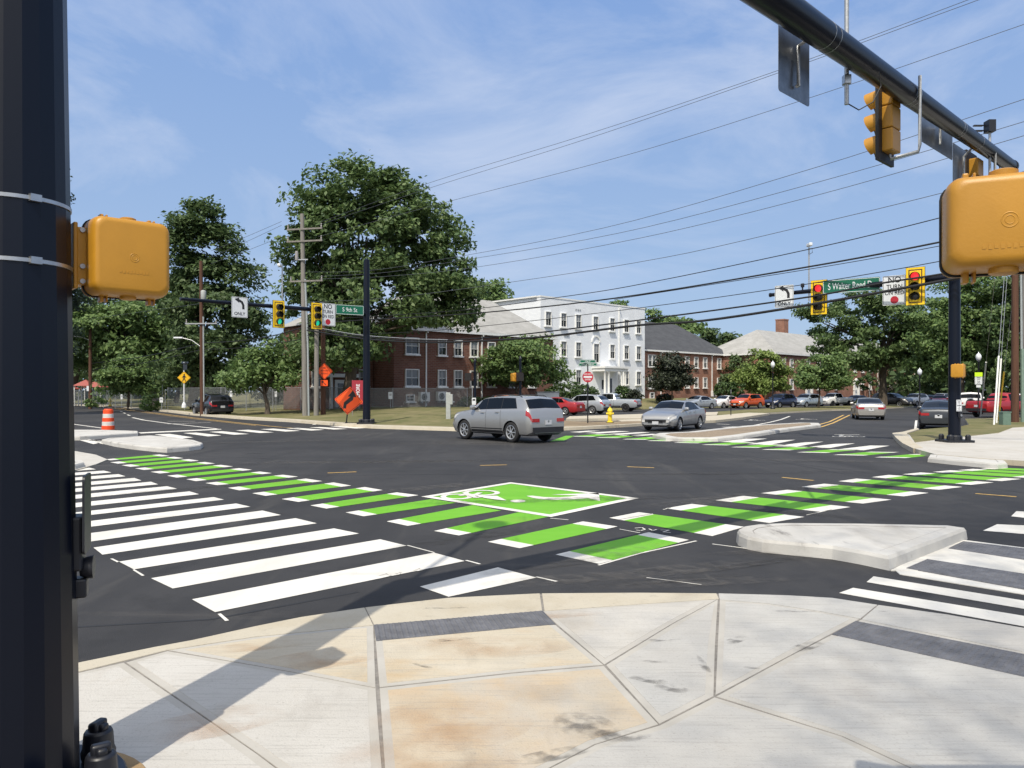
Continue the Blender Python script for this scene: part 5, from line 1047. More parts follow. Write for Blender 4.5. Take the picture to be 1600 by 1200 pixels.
# pedestrian signal posts behind the silver car
def ped_post(px, base_y, d, top, label):
    p = P(px, base_y, d); t = thing('signal_post', label, 'post', (p.x, p.y, .15))
    m_ = MB(); m_.lathe([(.18, 0), (.18, .08), (.08, .3), (.072, .35), (.068, top - .15)], (0, 0, 0), 14); m_.build('shaft', M['black_pole'], t, smooth=40)
    m_ = MB(); m_.lathe([(.08, top - .15), (.05, top - .06), (.01, top)], (0, 0, 0), 12); m_.build('cap', M['black_metal'], t, smooth=40)
    return p
p = ped_post(742, 660, 44, 3.65, 'slim black post left, behind the roof of the silver car')
sg = thing('pedestrian_signal', 'dark pedestrian signal on the left slim black post', 'pedestrian signal', (p.x - .3, p.y - .1, 2.75), face_rz(-.5, -.85)); mb = MB(); mb.box((0, 0, 0), (.42, .24, .46)); mb.build('case', M['plate_brown'], sg, bevel=.03); mb = MB(); mb.box((0, -.15, .0), (.40, .08, .44)); mb.build('visor', M['visor_black'], sg)
sg = thing('crossing_sign', 'small white sign low on the left slim black post', 'sign', (p.x - .05, p.y - .12, 1.35), face_rz(.1, -1)); sign_panel(sg, .23, .40, 'sign_white', .02); mb = MB(); mb.box((0, -.006, .08), (.15, .002, .10)); mb.build('symbol', M['sign_black'], sg)
p = ped_post(813, 660, 43, 3.75, 'slim black post right, rising behind the middle of the silver car')
ped_housing('yellow pedestrian signal on the right slim black post above the silver car', (p.x - .30, p.y - .10, 2.70), -.95, -.3, .42, .46, .2, None)
sg = thing('pedestrian_signal', 'dark pedestrian signal facing left on the right slim black post', 'pedestrian signal', (p.x - .05, p.y - .28, 2.72), face_rz(.3, -.95)); mb = MB(); mb.box((0, 0, 0), (.40, .22, .46)); mb.build('case', M['plate_brown'], sg, bevel=.03); mb = MB(); mb.box((0, -.14, .0), (.38, .08, .44)); mb.build('visor', M['visor_black'], sg)

# --- utility poles
def util_pole(px, d, z0, top, r0, r1, m, label, lean=0):
    x = (px - CX) / F * d; t = thing('utility_pole', label, 'utility pole', (x, d, z0))
    m_ = MB(); m_.tube([(0, 0, -.4), (lean * .5, 0, (top - z0) / 2), (lean, 0, top - z0)], [r0, (r0 + r1) / 2, r1], 12); m_.build('pole', M[m], t, smooth=50); return t
def crossarm(t, z, w, rz, m='wood_grey', h=.11, off_=0, y=-.2):
    m_ = MB(); m_.box((off_, y, z), (w, .10, h), rz=rz); a = m_.build('crossarm', M[m], t)
    for s in (-1, 1):
        i_ = MB(); c, s_ = math.cos(rz), math.sin(rz); px_ = off_ + s * (w / 2 - .08) * c; py_ = y + s * (w / 2 - .08) * s_
        i_.lathe([(.05, z + h / 2), (.06, z + h / 2 + .1), (.035, z + h / 2 + .16), (.055, z + h / 2 + .24), (.02, z + h / 2 + .3)], (px_, py_, 0), 8); i_.build('insulator', M['ceramic'], a)
u1 = util_pole(477, 54, .2, 14.4, .21, .14, 'wood_grey', 'tall weathered grey utility pole with three cross arms before the oak', -.22)
for z, w_ in ((13.1, 2.7), (12.25, 2.7)): crossarm(u1, z, w_, -.22, off_=.0)
crossarm(u1, 9.45, 2.5, -.22, off_=.12)
mb = MB(); mb.box((-.2, -.2, 10.95), (.9, .07, .08), rz=-.1); mb.build('bracket', M['galv'], u1)
mb = MB(); mb.lathe([(.11, 10.9), (.12, 11.0), (.12, 11.5), (.05, 11.55)], (-.55, -.2, 0), 10); mb.build('cutout', M['ceramic'], u1)
mb = MB(); mb.tube([(.27, -.1, -.1), (.2, -.1, 5), (.02, -.1, 9.6)], .075, 8); mb.build('conduit', M['conduit'], u1, smooth=50)
util_pole(494, 54, .2, 7.5, .18, .15, 'wood_grey', 'shorter grey wooden pole beside the tall weathered one', .05)
u3 = util_pole(505, 55, .2, 6.9, .19, .16, 'wood_brown', 'reddish brown wooden pole carrying the small orange diamond sign', 0)
u4 = util_pole(316, 60, .15, 12.1, .17, .13, 'wood_brown', 'brown utility pole with a grey transformer can left of the dark car', -.1)
mb = MB(); mb.lathe([(.16, 8.75), (.2, 8.8), (.2, 9.55), (.17, 9.62), (.05, 9.66)], (.18, -.22, 0), 16); mb.build('transformer', M['box_grey'], u4, smooth=40)
crossarm(u4, 7.05, 2.6, -.12, m='galv', h=.09); mb = MB(); mb.tube([(.18, -.1, -.1), (.12, -.1, 7.6)], .06, 8); mb.build('conduit', M['conduit'], u4)
def cobra(t, z, x0, x1, dz, y=-.1):
    m_ = MB(); m_.tube([(0, y, z), ((x0 + x1) * .5, y, z + dz * .75), (x1, y, z + dz)], .03, 6); a = m_.build('lamp_arm', M['galv'], t)
    m_ = MB(); m_.box((x1 - .28, y, z + dz), (.7, .24, .13)); m_.build('lamp_head', M['sign_white'], a, bevel=.04)
cobra(u4, 5.2, 0, -1.55, .75)
u5 = util_pole(141, 84, .15, 9.3, .19, .14, 'wood_brown', 'distant brown utility pole with a street lamp near the left edge', 0)
cobra(u5, 7.35, 0, -1.6, .45); crossarm(u5, 9.0, 2.4, -.1, m='wood_brown', h=.09)
mb = MB(); mb.box((-.15, -.22, 2.1), (.24, .03, .55)); mb.build('notice', M['sign_white'], u5)
u6 = util_pole(1586, 44, .15, 8.9, .21, .17, 'wood_brown', 'thick brown utility pole at the right edge with guy wires', 0)
mb = MB(); mb.tube([(.40, -.05, -.1), (.38, -.05, 4.2)], .10, 8); mb.build('conduit', M['conduit_green'], u6, smooth=40); mb = MB(); mb.tube([(.36, -.02, 4.2), (.32, -.02, 8.6)], .06, 8); mb.build('conduit', M['conduit'], u6)
u7 = util_pole(1603, 47, .15, 9.4, .26, .22, 'wood_grey', 'grey wooden pole just behind the thick brown one at the right edge', 0)
for k, (tx, ty, bx_, by_, gm) in enumerate(((1556, 420, 1532, 650, 'guard_white'), (1570, 420, 1553, 664, 'guard_white'), (1574, 425, 1557, 661, 'guard_white'), (1582, 470, 1560, 657, 'guard_yellow'))):
    a, b = P(tx, ty, 44), G(bx_, by_, .15)
    lb = ['white sleeved guy wire standing apart, left of the others', 'white sleeved guy wire, left of the close trio', 'white sleeved guy wire, middle of the close trio', 'yellow sleeved guy wire beside the brown pole'][k]
    t = thing('guy_wire', lb, 'guy wire', b, 0, 'guy wires of the brown pole'); d_ = a - b
    m_ = MB(); m_.tube([(0, 0, -.1), d_], .012, 5); m_.build('cable', M['galv'], t)
    m_ = MB(); m_.tube([d_ * .0, d_ * .42], .045, 8); m_.build('sleeve', M[gm], t)

# --- wires: each hangs in the vertical plane between its two poles
def wire_plane(pA, pB):
    def f(px, py):
        k = (px - CX) / F; t = (k * pA.y - pA.x) / ((pB.x - pA.x) - k * (pB.y - pA.y)); d = pA.y + (pB.y - pA.y) * t
        return P(px, py, d)
    return f
def wire(label, pts, plane, r, m='wire', group='overhead wires'):
    p3 = [plane(*p) for p in pts]; xs = [p[0] for p in pts]; out_ = []
    # smooth through the measured points
    for i in range(len(p3) - 1):
        q0, q1, q2, q3 = p3[max(0, i - 1)], p3[i], p3[i + 1], p3[min(len(p3) - 1, i + 2)]
        for k in range(6):
            t = k / 6; v = q1.lerp(q2, t); m1 = (q2.z - q0.z) / max(1e-6, (q2 - q0).length) * (q2 - q1).length; m2 = (q3.z - q1.z) / max(1e-6, (q3 - q1).length) * (q2 - q1).length
            v.z = (2 * t ** 3 - 3 * t ** 2 + 1) * q1.z + (t ** 3 - 2 * t ** 2 + t) * m1 + (-2 * t ** 3 + 3 * t ** 2) * q2.z + (t ** 3 - t ** 2) * m2; out_.append(v)
    out_.append(p3[-1])
    o = MB().tube(out_, r, 6, cap=False).build('overhead_wire', M[m], None, smooth=70); tag(o, label, 'wire', group)
PW = wire_plane(Vector((-14.6, 54, 0)), Vector((20, 22, 0)))
wire('topmost thin wire crossing the sky from the grey pole to upper right', [(498, 348), (676, 284), (920, 209), (1210, 112), (1512, 0), (1760, -95)], PW, .010)
wire('thin wire running just under the topmost one', [(497, 352), (680, 291), (920, 216), (1210, 116), (1512, 6), (1760, -85)], PW, .010)
wire('third thin wire from the top, crossing behind the near arm', [(497, 370), (700, 315), (980, 242), (1280, 148), (1600, 38), (1780, -25)], PW, .010)
wire('fourth thin wire, reaching the right edge level with the arm tip', [(479, 425), (560, 424), (640, 414), (944, 356), (1280, 260), (1600, 155), (1780, 94)], PW, .011)
wire('fifth thin wire, first one below the fourth', [(498, 432), (600, 426), (690, 412), (968, 364), (1280, 284), (1600, 190), (1780, 132)], PW, .011)
wire('sixth thin wire, second one below the fourth', [(498, 436), (600, 432), (740, 418), (1000, 372), (1280, 304), (1600, 212), (1780, 157)], PW, .011)
wire('seventh thin wire passing well above the white roof', [(480, 472), (600, 466), (776, 444), (1040, 402), (1280, 348), (1470, 302), (1760, 225)], PW, .012)
wire('thin black wire above the upper thick cable over the white building', [(480, 500), (620, 492), (740, 483), (856, 467), (980, 448), (1280, 386), (1470, 340), (1760, 262)], PW, .018, 'cable')
wire('upper thick black cable over the white building', [(480, 505), (640, 496), (760, 488), (960, 466), (1280, 414), (1470, 378), (1780, 312)], PW, .034, 'cable')
wire('thin black wire clinging just below the upper thick cable at right', [(960, 468), (1280, 418), (1470, 384), (1780, 322)], PW, .014, 'cable')
wire('thin black wire halfway between the thick cables', [(480, 524), (640, 519), (760, 509), (1008, 480), (1260, 444), (1470, 408), (1780, 345)], PW, .016, 'cable')
wire('thick black cable passing just over the red signals, above the thickest', [(480, 512), (575, 527), (680, 532), (800, 524), (1000, 500), (1264, 464), (1381, 442), (1472, 428), (1780, 372)], PW, .036, 'cable')
wire('thickest black cable crossing below the red signals to the right edge', [(480, 516), (575, 530), (680, 535), (840, 527), (1000, 508), (1100, 501), (1272, 475), (1412, 450), (1569, 420), (1780, 372)], PW, .056, 'cable')
PL = wire_plane(Vector((-14.6, 54, 0)), Vector((-24.2, 60, 0)))
wire('thin power wire leaving the top cross arm to the left', [(440, 346), (375, 374), (330, 392)], PL, .012); wire('second thin power wire leaving the grey pole to the left', [(440, 352), (380, 380), (330, 402)], PL, .012); wire('thin wire from the second cross arm to the left', [(440, 370), (395, 388), (330, 412)], PL, .012)
wire('thick cable sagging from the grey pole left to the brown transformer pole', [(473, 512), (420, 526), (370, 533), (317, 536)], PL, .035, 'cable'); wire('lower cable from the grey pole left to the brown transformer pole', [(473, 530), (420, 538), (370, 544), (317, 546)], PL, .025, 'cable')
PL2 = wire_plane(Vector((-24.2, 60, 0)), Vector((-46, 84, 0)))
wire('upper cable between the two brown poles at left', [(316, 536), (230, 556), (143, 568)], PL2, .03, 'cable'); wire('lower cable between the two brown poles at left', [(316, 546), (230, 566), (143, 578)], PL2, .025, 'cable'); wire('thin wire between the two brown poles at left', [(316, 474), (230, 486), (143, 498)], PL2, .012)
wire('thin light cable from the short grey pole sagging right past the black pole', [(496, 512), (560, 523), (640, 529), (700, 531)], PW, .025, 'galv')

# --- signs on posts, cones, hydrants
def post_sign(label, name, px, py, d, cat='road sign', f=(0, -1)): p = P(px, py, d); return thing(name, label, cat, p, face_rz(*f))
def diamond(root, s, m, border='sign_black'):
    mb = MB(); pts = [(x * math.cos(math.pi / 4) - z * math.sin(math.pi / 4), x * math.sin(math.pi / 4) + z * math.cos(math.pi / 4)) for x, z in rrect(s, s, .05)]
    plate_mb(mb, pts, -.004, .004, 0); o = mb.build('panel', M[m], root)
    o1 = [(x * .94, z * .94) for x, z in pts]; o2 = [(x * .90, z * .90) for x, z in pts]; n = len(o1); b = MB()
    b.add([(x, -.006, z) for x, z in o1] + [(x, -.006, z) for x, z in o2], [(i, (i + 1) % n, n + (i + 1) % n, n + i) for i in range(n)]); b.build('border', M[border], root)
t = post_sign('large orange diamond sign with a black bent arrow, leaning on its low stand', 'work_sign', 545, 626, 43, f=(.25, -.97)); t.rotation_euler.y = math.radians(6)
diamond(t, 1.12, 'sign_orange')
flat_shape(t, 'arrow', [(-.27, -.46), (-.11, -.46), (-.10, -.24), (.22, .06), (.24, .24), (.08, .24), (-.25, -.12)], 'sign_black'); flat_shape(t, 'arrow_head', [(-.08, .23), (.40, .23), (.17, .60)], 'sign_black', -.0085)
mb = MB(); mb.box((0, .06, -.75), (.07, .05, 1.0)); mb.box((-.3, .0, -1.36), (.5, .06, .05)); mb.box((.3, .12, -1.36), (.5, .06, .05)); mb.box((0, .06, -1.3), (.12, .3, .2)); mb.build('stand', M['plastic_dark'], t)
t = post_sign('small orange diamond road work sign on the reddish brown pole', 'work_sign', 507, 580, 54.6, f=(.3, -.95)); diamond(t, .82, 'sign_orange')
text_obj('BE', .17, 'lettering', M['sign_black'], t, 0, .22, -.007); text_obj('PREPARED', .14, 'lettering', M['sign_black'], t, 0, .03, -.007, .8); text_obj('AHEAD', .17, 'lettering', M['sign_black'], t, 0, -.17, -.007, .9)
t = post_sign('small orange square sign with a black arrow under the orange diamond', 'work_sign', 506.5, 598.5, 54.6, f=(.3, -.95)); sign_panel(t, .50, .42, 'sign_orange', .02); flat_shape(t, 'arrow', [(.17, -.14), (.11, -.16), (-.08, .04), (-.15, -.02), (-.18, .15), (-.01, .12), (-.06, .08)], 'sign_black')
t = post_sign('tall dark red banner with white vertical letters by the far black pole', 'banner', 560, 613, 50, 'banner'); mb = MB(); mb.box((0, .02, 0), (.86, .03, 1.56)); mb.build('panel', M['banner_red'], t)
text_obj('FILLMORE', .32, 'lettering', M['sign_white'], t, -.02, -.06, .003, .85, rot=-math.pi / 2, bold=.006)
for x in (-.4, .4): mb = MB(); mb.box((x, .06, -.35), (.05, .05, 2.3)); mb.build('post', M['wood_grey'], t)
t = post_sign('yellow diamond pedestrian crossing sign on a white post with a solar panel', 'crossing_sign', 287.5, 590, 62, f=(.3, -.95)); diamond(t, .72, 'sign_yellow')
flat_shape(t, 'walking_figure', disc(14, .02, .25, .06), 'sign_black'); flat_shape(t, 'walking_figure', [(-.05, .18), (.07, .18), (.17, .0), (.13, -.03), (.07, .05), (.06, -.08), (.16, -.30), (.10, -.32), (.0, -.12), (-.08, -.32), (-.14, -.30), (-.05, -.06), (-.06, .05), (-.13, -.05), (-.16, -.02)], 'sign_black', -.0075)
mb = MB(); mb.tube([(0, .06, -2.4), (0, .06, 1.25)], .055, 8); mb.build('post', M['sign_white'], t); mb = MB(); mb.box((.06, .06, 1.2), (.5, .32, .05), rx=.5); mb.box((.08, .06, .85), (.3, .2, .42)); mb.build('solar_panel', M['glass_dark'], t); mb = MB(); mb.lathe([(.2, -2.42), (.17, -2.2), (.09, -2.0)], (0, .06, 0), 10); mb.build('base', M['sign_white'], t)
t = post_sign('red and white DO NOT ENTER disc on a thin black post', 'no_entry_sign', 918.5, 589, 42.5)
mb = MB(); mb.lathe([(.30, -.004), (.30, .004)], (0, 0, 0), 32, axis='Y'); mb.build('panel', M['sign_red'], t); mb = MB(); mb.box((0, -.007, 0), (.46, .004, .10)); mb.build('bar', M['sign_white'], t)
text_obj('DO NOT', .12, 'lettering', M['sign_white'], t, 0, .15, -.006, .9, bold=.002); text_obj('ENTER', .12, 'lettering', M['sign_white'], t, 0, -.15, -.006, .9, bold=.002)
mb = MB(); mb.tube([(0, .05, -2.75), (0, .05, .72)], .035, 8); mb.build('post', M['black_metal'], t)
for k, (py_, tx, r_, w_, lb) in enumerate(((566.5, 'S 9th ST', .25, .78, 'upper small green street name sign above the red disc'), (571.5, 'S WALTER REED DR', -.9, .8, 'lower small green street name sign above the red disc'))):
    q = P(918.5, py_ - 2, 42.5); st = street_sign(lb, tx, (q.x, q.y + .05, q.z), math.sin(r_ * .5), -math.cos(r_ * .5), .92 if k == 0 else 1.1, .19, .12 if k == 0 else .10, .8); 
t = post_sign('small yellow green school topped speed limit sign under a globe lamp', 'speed_sign', 1529, 592, 52)
sign_panel(t, .52, .52, 'sign_white', .03, -.12, border='sign_black', bw=.012); mb = MB(); mb.box((0, -.002, .30), (.52, .008, .28)); mb.build('top_plate', M['sign_lime'], t); text_obj('SPEED', .11, 'lettering', M['sign_black'], t, 0, .06, -.007, .9); text_obj('LIMIT', .11, 'lettering', M['sign_black'], t, 0, -.05, -.007, .9); text_obj('20', .24, 'lettering', M['sign_black'], t, 0, -.24, -.007, .9)
mb = MB(); mb.box((0, -.002, -.5), (.3, .008, .16)); mb.build('lower_plate', M['sign_white'], t); mb = MB(); mb.tube([(0, .05, -2.4), (0, .05, .45)], .035, 8); mb.build('post', M['black_metal'], t)
for lb, px, py, d, w_, h_ in (('white sign on a short stake by the fence left of the crossing sign', 252, 625, 70, .30, .46), ('white parking sign on a post above the dark car', 352, 593, 62, .32, .48), ('white sheet hung on the fence right of the dark car', 361, 615.5, 66, .22, .5), ('white sheet hung on the fence behind the young leaning tree', 431, 615.5, 64, .18, .48), ('white notice hung on the fence left of the grey cabinet', 610, 618, 61, .32, .56), ('white sheet by the fence close to the yellow hydrant', 190, 620, 78, .2, .5), ('white sheet hung on the fence beside the brown wooden pole', 500.5, 617, 62, .13, .5), ('small grey sign up on a stake below the wide shade tree', 253.5, 594, 76, .3, .45)):
    t = post_sign(lb, 'notice', px, py, d, 'notice'); sign_panel(t, w_, h_, 'sign_white', .02); mb = MB(); mb.box((0, -.007, h_ * .12), (w_ * .6, .002, h_ * .32)); mb.build('print', M['galv'], t); mb = MB(); z_ = .2 - t.location.z; mb.tube([(0, .03, z_), (0, .03, h_ / 2)], .022, 6); mb.build('post', M['galv'], t)
def hydrant(label, px, py, d, s=1.0, cap2='hydrant_yellow'):
    p = G(px, py, .15) if d is None else Vector(((px - CX) / F * d, d, .16)); t = thing('fire_hydrant', label, 'fire hydrant', p)
    m_ = MB(); m_.lathe([(.17, 0), (.17, .05), (.115, .07), (.11, .42), (.15, .44), (.15, .48), (.115, .50), (.112, .58)], (0, 0, 0), 16); m_.build('barrel', M['hydrant_yellow'], t, smooth=40)
    m_ = MB(); m_.lathe([(.14, .58), (.14, .62), (.12, .68), (.07, .75), (.035, .77), (.035, .82), (.01, .825)], (0, 0, 0), 16); m_.build('bonnet', M['hydrant_yellow'], t, smooth=40)
    for a_, r_ in ((0, .055), (math.pi, .055), (-math.pi / 2, .075)):
        m_ = MB(); d_ = Vector((math.cos(a_), math.sin(a_), 0)); m_.tube([d_ * .09 + Vector((0, 0, .47)), d_ * .19 + Vector((0, 0, .47)), d_ * .20 + Vector((0, 0, .47))], [r_, r_, r_ * .6], 10); m_.build('outlet_cap', M['hydrant_yellow'], t)
    m_ = MB(); m_.lathe([(.2, -.02), (.2, .02)], (0, 0, 0), 16); m_.build('base_flange', M['rubber'], t); t.scale = (s, s, s); return t
hydrant('yellow fire hydrant on the bare earth between the two silver cars', 953, 662.5, 43.2, 1.08)
hydrant('yellow fire hydrant in the grass at far left below the trees', 172, 632, 92, 1.25)
def barrel(label, px, py):
    p = G(px, py, .0); t = thing('traffic_barrel', label, 'traffic barrel', p, 0, 'orange traffic barrels'); m_ = MB(); z = .06; R = .29
    for k in range(5):
        h = .19; m_.lathe([(R, z), (R, z + h * .96), (R - .012, z + h)], (0, 0, 0), 20, m=k % 2, cap=(k == 4)); z += h; R -= .016
    m_.lathe([(.19, z), (.17, z + .05), (.02, z + .05)], (0, 0, 0), 16); m_.build('drum', [M['barrel_orange'], M['barrel_white']], t, smooth=40); m_ = MB(); m_.lathe([(.40, 0), (.40, .04), (.33, .06)], (0, 0, 0), 20); m_.build('base_ring', M['rubber'], t); 
    return t
barrel('orange and white traffic barrel standing behind the grey island', 169, 673); barrel('orange and white traffic barrel half hidden by the big black pole', 104, 662)
# cabinet post in the lawn
p = Vector(((701 - CX) / F * 45, 45, .2)); t = thing('meter_pedestal', 'pale grey utility pedestal post in the lawn left of the silver car', 'utility box', p)
mb = MB(); mb.box((-.02, 0, .8), (.26, .22, 1.7)); mb.build('post', M['box_grey'], t, bevel=.02); mb = MB(); mb.box((.14, -.02, 1.25), (.2, .2, .6)); mb.build('meter_box', M['box_grey'], t, bevel=.02)
p = G(1570, 664, .15); t = thing('pedestal_box', 'small green telecom pedestal beside the brown pole at right', 'utility box', p); mb = MB(); mb.box((0, 0, .3), (.42, .4, .7)); mb.build('casing', M['box_green'], t, bevel=.03); mb = MB(); mb.box((0, 0, .67), (.46, .44, .06)); mb.build('lid', M['box_green'], t, bevel=.02)
# globe lamps
def globe_lamp(label, px, py, d, h):
    p = Vector(((px - CX) / F * d, d, .1)); t = thing('globe_lamp', label, 'street lamp', p, 0, 'black globe lamps')
    m_ = MB(); m_.lathe([(.24, 0), (.24, .12), (.17, .2), (.15, .6), (.09, .75), (.065, .9), (.055, h - .75), (.09, h - .7), (.07, h - .6)], (0, 0, 0), 14); m_.build('post', M['black_metal'], t, smooth=40)
    m_ = MB(); m_.lathe([(.08, h - .6), (.16, h - .52), (.215, h - .33), (.2, h - .18), (.12, h - .05), (.04, h), (.03, h + .08), (.005, h + .12)], (0, 0, 0), 16); m_.build('globe', M['globe'], t, smooth=60)
globe_lamp('black globe lamp on the grass strip between the bushy and the round tree', 1207.5, 642, 78, 4.85); globe_lamp('black globe lamp left of the right far signal pole', 1437, 630, 74, 4.0); globe_lamp('black globe lamp above the yellow green topped sign', 1529, 640, 62, 4.9)
t = post_sign('thin black empty sign post on the grass strip behind the small silver car', 'sign_post', 1142, 640, 57, 'post'); mb = MB(); mb.tube([(0, 0, -.5), (0, 0, 1.45)], .035, 8); mb.build('post', M['black_metal'], t); mb = MB(); mb.box((0, -.03, 1.35), (.03, .02, .3)); mb.build('plate', M['galv'], t)
# chain link fence before the brick building, and its left run
def fence(label, pts, h, zf, group=None):
    o0 = Vector((pts[0][0], pts[0][1], 0)); t = thing('chain_link_fence', label, 'fence', o0, 0, group); L_ = 0
    for i in range(len(pts) - 1):
        a, b = Vector((*pts[i], 0)), Vector((*pts[i + 1], 0)); d = b - a; ln = d.length; k = max(1, round(ln / 3)); u = d.normalized()
        m_ = MB(); m_.add([(0, 0, 0), (ln, 0, 0), (ln, 0, h), (0, 0, h)], [(0, 1, 2, 3)]); o = m_.build('mesh_panel', M['chain_link'], t); o.location = a - o0 + Vector((0, 0, zf)); o.rotation_euler.z = math.atan2(d.y, d.x)
        m_ = MB(); m_.tube([a - o0 + Vector((0, 0, zf + h)), b - o0 + Vector((0, 0, zf + h))], .02, 6); m_.build('top_rail', M['galv'], t)
        for q in range(k + (1 if i == len(pts) - 2 else 0)):
            p_ = a - o0 + u * (ln * q / k); m_ = MB(); m_.tube([p_ + Vector((0, .03, zf - .3)), p_ + Vector((0, .03, zf + h + .06))], .032, 6); m_.build('post', M['galv'], t)
fence('chain link fence in front of the dark brick building right of the black pole', [((562 - CX) / F * 62, 62), ((665 - CX) / F * 62.5, 62.5), ((730 - CX) / F * 63, 63), ((738 - CX) / F * 60, 60)], 1.55, .62)
fence('long chain link fence running left behind the dark car', [((560 - CX) / F * 62, 62), ((470 - CX) / F * 63, 63), ((345 - CX) / F * 68, 68), ((262 - CX) / F * 74, 74)], 1.75, .5)
fence('far chain link fence below the wide shade tree at left', [((258 - CX) / F * 80, 80), ((180 - CX) / F * 86, 86), ((95 - CX) / F * 96, 96)], 1.7, .35)
# playground roofs in the distance at left
for k, (px, py, lb) in enumerate(((134, 598, 'small red playground roof on posts at far left'), (105, 603, 'low red playground canopy next to the black pole'), (150, 600, 'dark red playground tower behind the distant pole'))):
    p = P(px, py, 98); t = thing('playground_shelter', lb, 'playground', (p.x, p.y, .3)); m_ = MB(); z = p.z - .3; m_.add([(-1.2, -1, z - .4), (1.2, -1, z - .4), (1.2, 1, z - .4), (-1.2, 1, z - .4), (0, 0, z + .4)], [(0, 1, 4), (1, 2, 4), (2, 3, 4), (3, 0, 4), (3, 2, 1, 0)]); m_.build('roof', M['play_red'], t)
    for sx in (-1, 1):
        for sy in (-.8, .8): m_ = MB(); m_.tube([(sx, sy, -.2), (sx, sy, z - .4)], .07, 6); m_.build('post', M['guard_white'], t)
# ------------------------------------------------------------------ vehicles
def interp(tab, t):
    for i in range(len(tab) - 1):
        if t <= tab[i + 1][0]:
            a, b = tab[i], tab[i + 1]; u = (t - a[0]) / max(1e-9, b[0] - a[0]); return a[1] + (b[1] - a[1]) * u
    return tab[-1][1]
def smooth_tab(tab, it=2):       # rounds the corners of a profile without moving its ends
    for _ in range(it):
        o = [tab[0]]
        for i in range(len(tab) - 1):
            a, b = tab[i], tab[i + 1]
            o += [(a[0] * .8 + b[0] * .2, a[1] * .8 + b[1] * .2), (a[0] * .2 + b[0] * .8, a[1] * .2 + b[1] * .8)]
        o.append(tab[-1]); tab = o
    return tab
KINDS = {
 'sedan': dict(L=4.58, W=1.80, wb=2.70, r=.325, fo=.90, zb=.20,
    top=[(0, .60), (.012, .70), (.05, .80), (.16, .93), (.265, 1.00), (.30, 1.02), (.43, 1.38), (.50, 1.44), (.60, 1.44), (.70, 1.38), (.85, 1.10), (.88, 1.07), (.975, 1.05), (.992, .96), (1, .84)],
    belt=[(0, .58), (.05, .74), (.28, .92), (.60, .97), (.86, 1.02), (.97, .98), (1, .82)], ws=(.308, .452), rw=(.685, .855), side=[(.345, .465, .495, .50), (.505, .51, .645, .645), (.655, .655, .705, .775)], roof=(.46, .68)),
 'suv': dict(tumble=.12, L=4.78, W=1.90, wb=2.79, r=.385, fo=.95, zb=.27,
    top=[(0, .74), (.012, .90), (.05, 1.04), (.14, 1.13), (.245, 1.19), (.275, 1.215), (.385, 1.61), (.45, 1.69), (.60, 1.73), (.84, 1.71), (.905, 1.66), (.955, 1.34), (.980, 1.20), (1, .92)],
    belt=[(0, .70), (.05, .97), (.27, 1.15), (.60, 1.205), (.94, 1.255), (.982, 1.16), (1, .90)], ws=(.282, .405), rw=(.910, .966), side=[(.318, .405, .470, .475), (.480, .480, .655, .655), (.662, .662, .80, .845)], roof=(.44, .88)),
 'crossover': dict(tumble=.125, L=4.50, W=1.82, wb=2.62, r=.35, fo=.88, zb=.25,
    top=[(0, .68), (.012, .80), (.05, .92), (.15, 1.02), (.26, 1.09), (.285, 1.11), (.41, 1.56), (.48, 1.63), (.62, 1.65), (.80, 1.61), (.89, 1.54), (.955, 1.20), (.985, 1.06), (1, .84)],
    belt=[(0, .64), (.05, .86), (.28, 1.02), (.60, 1.08), (.92, 1.16), (.985, 1.02), (1, .82)], ws=(.292, .43), rw=(.885, .952), side=[(.33, .44, .485, .49), (.497, .497, .66, .66), (.67, .67, .785, .85)], roof=(.46, .86)),
 'pickup': dict(L=5.45, W=1.92, wb=3.35, r=.39, fo=.98, zb=.36,
    top=[(0, .84), (.010, .98), (.04, 1.08), (.14, 1.15), (.225, 1.19), (.245, 1.21), (.33, 1.70), (.37, 1.79), (.44, 1.82), (.555, 1.80), (.585, 1.66), (.605, 1.26), (.63, 1.24), (.98, 1.22), (.992, 1.16), (1, 1.0)],
    belt=[(0, .80), (.05, 1.02), (.25, 1.14), (.58, 1.18), (.62, 1.18), (.98, 1.18), (1, .98)], ws=(.25, .345), rw=(.588, .604), side=[(.275, .35, .43, .435), (.442, .442, .56, .57)], roof=(.38, .56), bed=True),
 'jeep': dict(tumble=.09, L=4.4, W=1.84, wb=2.75, r=.41, fo=.75, zb=.42,
    top=[(0, .90), (.01, 1.08), (.04, 1.16), (.20, 1.20), (.30, 1.22), (.315, 1.24), (.365, 1.72), (.40, 1.80), (.60, 1.84), (.955, 1.82), (.975, 1.78), (.985, 1.3), (.993, 1.2), (1, 1.0)],
    belt=[(0, .85), (.05, 1.08), (.30, 1.18), (.60, 1.20), (.98, 1.20), (1, .98)], ws=(.318, .368), rw=(.977, .984), side=[(.345, .385, .50, .50), (.515, .515, .68, .68), (.70, .70, .94, .94)], roof=(.40, .94)),
}
def smoothstep(a, b, x): t = max(0, min(1, (x - a) / (b - a))); return t * t * (3 - 2 * t)
